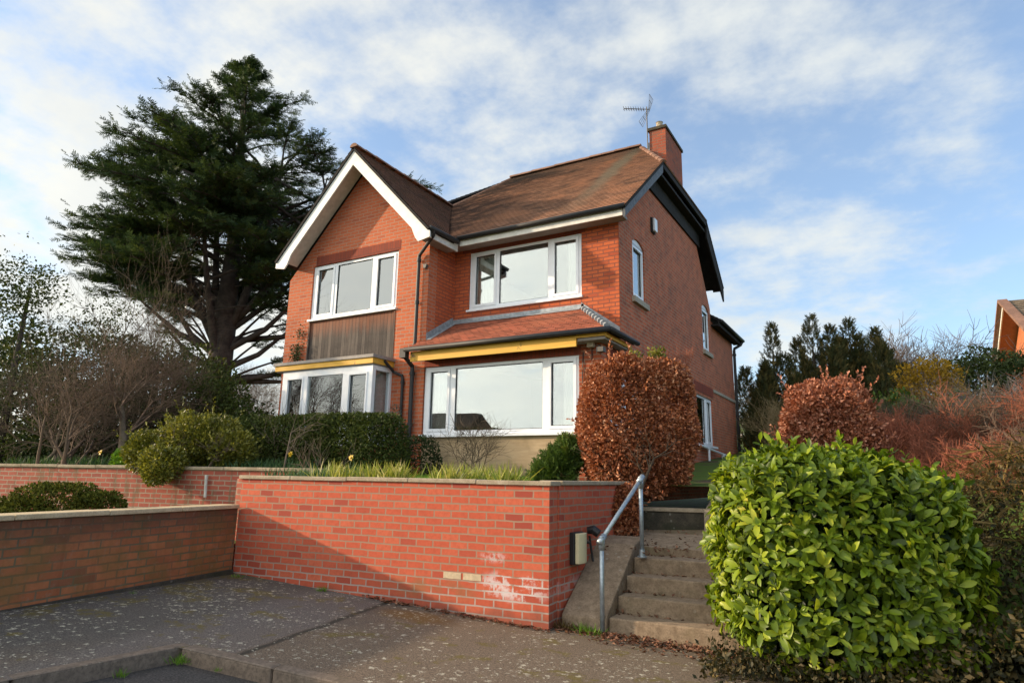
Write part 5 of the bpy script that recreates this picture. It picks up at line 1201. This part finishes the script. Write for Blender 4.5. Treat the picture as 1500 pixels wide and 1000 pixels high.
evergreen('laurel_shrub', (.3,17.5,2.0), 'mid green shrub between the beech dome and the forsythia', [((.1,16.4,2.75),(.9,.7,.6)),((1.1,16.0,2.6),(1.0,.6,.6))], 7000, (.07,.12), M['l_rosemary'], cat='shrub')
cg = 'dark conifers behind the side lawn'
def column(base, h, r, label, n):
    t = thing('conifer', base, label, 'tree', cg); n = int(n*1.5); z = rng.random(n)**.85; a = rng.random(n)*2*PI
    m_ = 9; k_ = rng.integers(0, m_, n); ox = rng.normal(size=m_)*r*.42; oy = rng.normal(size=m_)*r*.42; hh = rng.uniform(.45,.93,m_); ox[0] = oy[0] = 0; hh[0] = 1.0; wr = rng.uniform(.5,.85,m_); wr[0] = .6
    prof = (1-z)**.62*wr[k_]+.03; z = z*hh[k_]; lob = 1+.25*np.sin(a*3+z*13+k_)+.15*np.sin(z*41+a)
    rr = r*prof*lob*(1-.45*rng.random(n)**1.5)
    P = np.column_stack([base[0]+rr*np.cos(a)+ox[k_], base[1]+rr*np.sin(a)+oy[k_], base[2]+z*h]); D = norm(np.column_stack([np.cos(a)*.5, np.sin(a)*.5, np.full(n,1.0)])+rdir(n)*.45)
    leafmesh('crown', P, D, rdir(n), rng.uniform(.12,.24,n), T_FEATHER, M['l_conifer'], t, False)
    mb = MB(); mb.tube([base, (base[0],base[1],base[2]+h*.8)], [.12,.02], 8); mb.build('trunk', M['bark'], t)
for b, h, r, lb, n in (((-2.95,21.2,2.1),4.1,.85,'leftmost narrow dark conifer with a single tip',4800),((-1.85,21.6,2.1),4.3,1.15,'tall conifer second from the left of the row',5600),((-1.35,21.9,2.1),4.0,1.0,'conifer in the middle of the dark row',5000),((-.85,22.0,2.1),4.2,1.05,'tall pointed conifer right of the middle of the row',5000),((-.15,22.3,2.1),3.9,.95,'narrow conifer at the right end of the row with a thin tip',4800),((.45,22.6,2.1),2.8,1.0,'short broad dark conifer at the right end of the row',3000),((-2.3,20.9,2.1),2.4,.8,'low dark conifer in front of the gap in the row',2600)):
    column(b, h, r, lb, n)
bare('bare_tree', (-9.5,44,3.4), 'pale bare tree far away right of the rear corner of the house', 'tree', 6, 2.4, .08, M['twig_grey'], 3, 60, .35, .10, 3, 'distant bare trees', .68, rmin=.012)
bare('bare_tree', (-6.0,42,3.4), 'second pale bare tree far away left of the dark conifers', 'tree', 6, 2.0, .07, M['twig_grey'], 3, 61, .35, .10, 3, 'distant bare trees', .68, rmin=.012)
bare('bare_shrub', (-3.7,26,2.4), 'pale bare shrub on the far side of the back lawn', 'shrub', 12, 1.0, .02, M['twig_grey'], 3, 62, .6, .08, 3, None, .64)
bare('bare_shrub', (-2.2,17.5,1.9), 'thin brown stems behind the beech dome', 'shrub', 16, .9, .014, M['twig_tan'], 2, 63, .35, .2, 3, None, .62, .25, .6)
bare('bare_tree', (-25.5,20.5,2.5), 'bare brown tree seen between the cedar trunk and the house', 'tree', 6, 1.9, .06, M['twig_pink'], 4, 64, .5, .08, 3, None, .66)
bare('bare_tree', (-20.6,18.9,2.0), 'low bare tree close behind the right of the cedar trunk', 'tree', 5, 1.2, .04, M['twig_brown'], 3, 65, .5, .08, 3, None, .66)
# far wooded belt both sides of the house (one mass)
P = []; 
for i in range(60):
    x = rng.uniform(-14,8); c = (x, 52+rng.random()*6, 4.0+rng.random()*1.2); q, _ = superblob(160, c, (2.2,1.2,2.2), 2.2, .8); P.append(q)
for i in range(50):
    x = rng.uniform(-60,-24); c = (x, 26-.35*(x+24)+rng.random()*4, 2.6+rng.random()*1.3); q, _ = superblob(160, c, (2.2,1.6,1.8), 2.2, .8); P.append(q)
P = np.concatenate(P); leafmesh('distant_woodland', P, rdir(len(P)), rdir(len(P)), rng.uniform(.2,.4,len(P)), T_LEAF, leafmat('distant wood', [(0,(.05,.045,.035)),(.6,(.10,.085,.065)),(1,(.16,.14,.10))], .8, .1), None, False, kind='stuff', label='distant brown woodland beyond the gardens', cat='woodland')
# pale animal / boulder on the back lawn
mb = MB(); mb.tube([(-6.55,32.0,3.3),(-6.35,32.0,3.42),(-6.05,32.0,3.42),(-5.85,32.0,3.3)], [.08,.2,.2,.08], 10); mb.build('boulder', M['sheep'], None, smooth=True, label='small pale rounded stone at the edge of the back lawn', cat='stone')
# dry hedge / ivy bank right of laurel
bank = [((1.55,7.3,.75),(1.25,.75,.95),.45,3.0),((2.9,8.3,.9),(1.3,.8,1.05),.45,3.0),((.95,6.35,.35),(.7,.45,.55),.4,2.4),((1.6,5.9,.3),(1.0,.6,.8),.45,2.6),((.75,5.75,.1),(.7,.4,.4),.3,2.4)]
bh = bush('ivy_hedge', (1.6,7.0,0), 'rough dry brown and ivy green hedge bank right of the laurel', 'hedge', bank, 34000, T_LEAF, (.03,.06), M['l_ivy'], shell=.3, bumps=.12, spread=1.1)
P, N = superblob(9000, (1.9,7.5,1.0), (1.75,.95,.85), 3.0, .25, .45, .12, zmin=-.2); P = P[P[:,2] > .3]; D = norm(rdir(len(P))*.6 + np.array([-.5,-.6,-.15])); 
leafmesh('dry_stems', P, D, rdir(len(P)), rng.uniform(.10,.26,len(P)), ([(-.02,0,0),(.02,0,0),(.015,.55,.06),(0,1,0)],[(0,1,2),(0,2,3)]), M['l_dry'], bh)
# low growth beneath laurel at pavement, stuff
P = []
for i in range(7000):
    u = rng.random(); x = -1.35+u*3.4; y = 5.35+.42*u*1.3+rng.normal()*.17+(.25 if u > .5 else 0); P.append((x, y, gz(x,y)+abs(rng.normal())*.10*(1-.3*u)))
P = np.array(P); D = norm(rdir(len(P))*.8+ZZ*.5); leafmesh('ground_cover', P, D, rdir(len(P)), rng.uniform(.02,.055,len(P)), T_LEAF, M['l_ivy'], None, False, kind='stuff', label='low ivy and weeds under the laurel at the pavement edge', cat='ground cover')
# leaf litter along wall and steps
P = []
for i in range(1500):
    k = rng.random()
    if k < .45: x = rng.uniform(-2.95,-1.2); y = 6.0+rng.normal()*.08-abs(rng.normal())*.05
    elif k < .6: x = rng.uniform(-5.0,-2.9); y = 5.43+(x+7)*.091-abs(rng.normal())*.05-.01
    elif k < .75: x = rng.uniform(-2.45,-1.0); y = rng.uniform(5.6,6.0)
    else:
        x = rng.uniform(-2.9,-2.0); y = 7.6+rng.normal()*.35; P.append((x,y,.66+.1*max(0,y-7.3)+rng.random()*.02)); continue
    P.append((x,y,gz(x,y)+.008+rng.random()*.012))
for i in range(4):
    for j in range(38):
        a_u = rng.random()**1.5*1.6; q = S0 + U*a_u + V_*(.28*i+.27-abs(rng.normal())*.05); P.append((q.x, q.y, -.03+.155*(i+1)-.155+.155+.0-.0+rng.random()*.01))
P = np.array(P); D = norm(rdir(len(P))*np.array([1,1,.25])); leafmesh('leaf_litter', P, D, norm(ZZ+rdir(len(P))*.5), rng.uniform(.025,.05,len(P)), T_CURL, M['l_litter'], None, False, kind='stuff', label='fallen brown leaves along the foot of the wall and steps', cat='leaf litter')
def weed(x, y, z, s, n, label, mat=None):
    P = np.array([[x+rng.normal()*s*.4, y+rng.normal()*s*.3, z] for _ in range(n)]); D = norm((P-np.array([x,y,z]))*1.5/s*.4+rdir(n)*.4+ZZ*.8)
    leafmesh('weed', P, D, rdir(n), rng.uniform(.35,.8,n)*s, T_BLADE, mat or M['l_lawn'], None, label=label, cat='weed', group='weeds in the paving')
weed(-2.62,5.98,-.02,.16,150,'green grassy weed at the foot of the concrete flank beside the post'); weed(-5.55,5.47,.14,.09,70,'grass tuft at the foot of the red wall')
weed(-2.86,5.98,0,.14,120,'dry brown weed in the corner between red wall and flank', M['l_dry']); weed(KX+.08,3.12,.08,.10,90,'green weed in the corner of the kerb',M['l_lawn'])
weed(KX+.06,2.72,.08,.07,60,'small weed in the road beside the left kerb'); weed(-4.15,3.18,.06,.05,30,'tiny weed at the joint of the kerb stones'); weed(-6.72,5.28,.2,.08,60,'moss and weed clump in the corner of the two walls')
weed(-6.45,3.9,.24,.05,25,'tiny weed at the foot of the left wall')

# ------------------------------------------------------------------ neighbouring house at the right
nb = thing('neighbour_house', (4.6,30.5,2.5), 'orange brick house with a white verge and mottled tiles at the right edge', 'house')
ys, zs, sl = 30.34, 8.34, .47
mb = MB(); mb.prism([(4.75,26.6,2.2),(4.75,34.1,2.2),(4.75,34.1,zs-.1-sl*(34.1-ys)),(4.75,ys,zs-.12),(4.75,26.6,zs-.1-sl*(ys-26.6))],(9,0,0)); mb.build('wall', M['brick_nb'], nb)
for sg in (-1, 1):
    yo = ys+sg*4.3; zo = zs-sl*4.3
    mb = MB(); mb.prism([(4.17,ys,zs),(4.17,yo,zo),(4.17,yo,zo-.16),(4.17,ys,zs-.16)],(.04,0,0)); mb.build('verge_board', M['white_paint'], nb)
    mb = MB(); mb.prism([(4.213,ys,zs-.08),(4.213,yo,zo-.08),(4.213,yo,zo-.11),(4.213,ys,zs-.11)],(.535,0,0)); mb.build('soffit', simple('brown timber soffit', (.30,.13,.07), .7), nb)
    mb = MB(); mb.prism([(4.02,ys,zs+.12),(4.02,yo,zo+.12),(4.02,yo,zo+.002),(4.02,ys,zs+.002)],(.3,0,0)); mb.build('verge_tiles', M['ridge'], nb)
    roof_plane([(4.33,yo,zo+.04),(14,yo,zo+.04),(14,ys,zs+.04),(4.33,ys,zs+.04)] if sg < 0 else [(14,yo,zo+.04),(4.33,yo,zo+.04),(4.33,ys,zs+.04),(14,ys,zs+.04)], M['tiles_nb'], gauge=.3, lift=.03, parent=nb)

# houses across the road behind the camera (seen in window reflections)
op = thing('opposite_house', (-13,-14,0), 'house across the road seen reflected in the ground floor windows', 'house')
mb = MB(); mb.box(-34,-24,-20,-13,-.2,3.2); mb.build('wall', M['brick_gable'], op)
mb = MB(); mb.prism([(-34.4,-20.4,3.1),(-34.4,-12.6,3.1),(-34.4,-16.5,5.6)],(10.8,0,0)); mb.build('roof', M['tiles_wing'], op)

# ------------------------------------------------------------------ light, sky, camera
SUN = Vector((-3.16,-1.36,1.02)).normalized(); el = math.asin(SUN.z); az = math.atan2(SUN.x, SUN.y)
ld = bpy.data.lights.new('sun', 'SUN'); ld.energy = 3.5; ld.angle = math.radians(1.0); ld.color = (1,.79,.55)
lo = bpy.data.objects.new('sun', ld); COL.objects.link(lo); lo.rotation_euler = (-SUN).to_track_quat('-Z', 'Y').to_euler(); lo.location = (-20,-10,20)
w = bpy.data.worlds.new('World'); scene.world = w; w.use_nodes = True; nt = w.node_tree; nt.nodes.clear()
class WT(NT):
    def __init__(s, tree): s.t = tree
t = WT(nt)
sky = t.n('ShaderNodeTexSky'); sky.sky_type = 'NISHITA'; sky.sun_disc = False; sky.sun_elevation = el; sky.sun_rotation = az % (2*PI); sky.air_density = 1.0; sky.dust_density = .6; sky.ozone_density = 2.5
g = t.n('ShaderNodeTexCoord').outputs['Generated']; s = t.sep(g)
den = t.math('ADD', t.math('MAXIMUM', s[2], 0.0), .22)
uv = t.comb(t.math('DIVIDE', s[0], den), t.math('DIVIDE', s[1], den), 0.0)
n1 = t.noise(t.vmath('ADD', uv, (3.1,1.7,0)), 1.15, 7, .56); n2 = t.noise(t.vmath('ADD', uv, (8.0,2.0,5)), 4.2, 6, .6)
left = t.smooth(t.math('ADD', t.math('MULTIPLY', s[0], -.85), t.math('MULTIPLY', s[1], -.20)), -.45, .60)
back = t.smooth(s[1], .15, -.6)
cov = t.math('ADD', t.math('MULTIPLY', n1, .55), t.math('ADD', t.math('MULTIPLY', n2, .45), t.math('ADD', t.math('MULTIPLY', left, .16), t.math('MULTIPLY', back, .10))))
m = t.smooth(cov, .505, .70)
shade = t.smooth(t.noise(t.vmath('ADD', uv, (1.5,4.0,2)), 3.0, 6, .6), .35, .7)
ccol = t.mix(t.math('MULTIPLY', shade, .5), t.mix(left, (3.0,3.15,3.35), (3.6,3.55,3.45)), t.mix(left, (2.2,2.5,2.95), (2.8,2.9,3.1)))
gain = t.math('ADD', 1.0, t.math('MULTIPLY', back, 1.1))  # unseen clouds behind the camera brightened to add warm fill light
ccol = t.mix(1.0, ccol, t.comb(gain, gain, t.math('MULTIPLY', gain, .93)), 'MULTIPLY')
skyc = t.mix(.24, sky.outputs[0], (2.2,2.6,3.1))
mix = t.mix(t.math('MULTIPLY', m, .92), skyc, ccol)
bg = t.n('ShaderNodeBackground'); t.link(mix, bg.inputs[0]); bg.inputs[1].default_value = .15
out = t.n('ShaderNodeOutputWorld'); t.link(bg.outputs[0], out.inputs[0])

cam = bpy.data.cameras.new('camera'); co = bpy.data.objects.new('camera', cam); COL.objects.link(co); scene.camera = co
yaw, pit, roll = [math.radians(a) for a in (30.249,11.838,1.037)]
fwd = Vector((-math.sin(yaw)*math.cos(pit), math.cos(yaw)*math.cos(pit), math.sin(pit))); r0 = Vector((math.cos(yaw), math.sin(yaw), 0)); u0 = r0.cross(fwd)
rr = r0*math.cos(roll)+u0*math.sin(roll); uu = -r0*math.sin(roll)+u0*math.cos(roll)
co.matrix_world = Matrix(((rr.x,uu.x,-fwd.x,0),(rr.y,uu.y,-fwd.y,0),(rr.z,uu.z,-fwd.z,1.397),(0,0,0,1)))
cam.sensor_width = 36; cam.lens = 950/1500*36; cam.clip_start = .1; cam.clip_end = 2000
scene.view_settings.view_transform = 'Standard'; scene.view_settings.look = 'None'; scene.view_settings.exposure = .93; scene.view_settings.gamma = 1
scene.cycles.max_bounces = 6; scene.cycles.transparent_max_bounces = 12
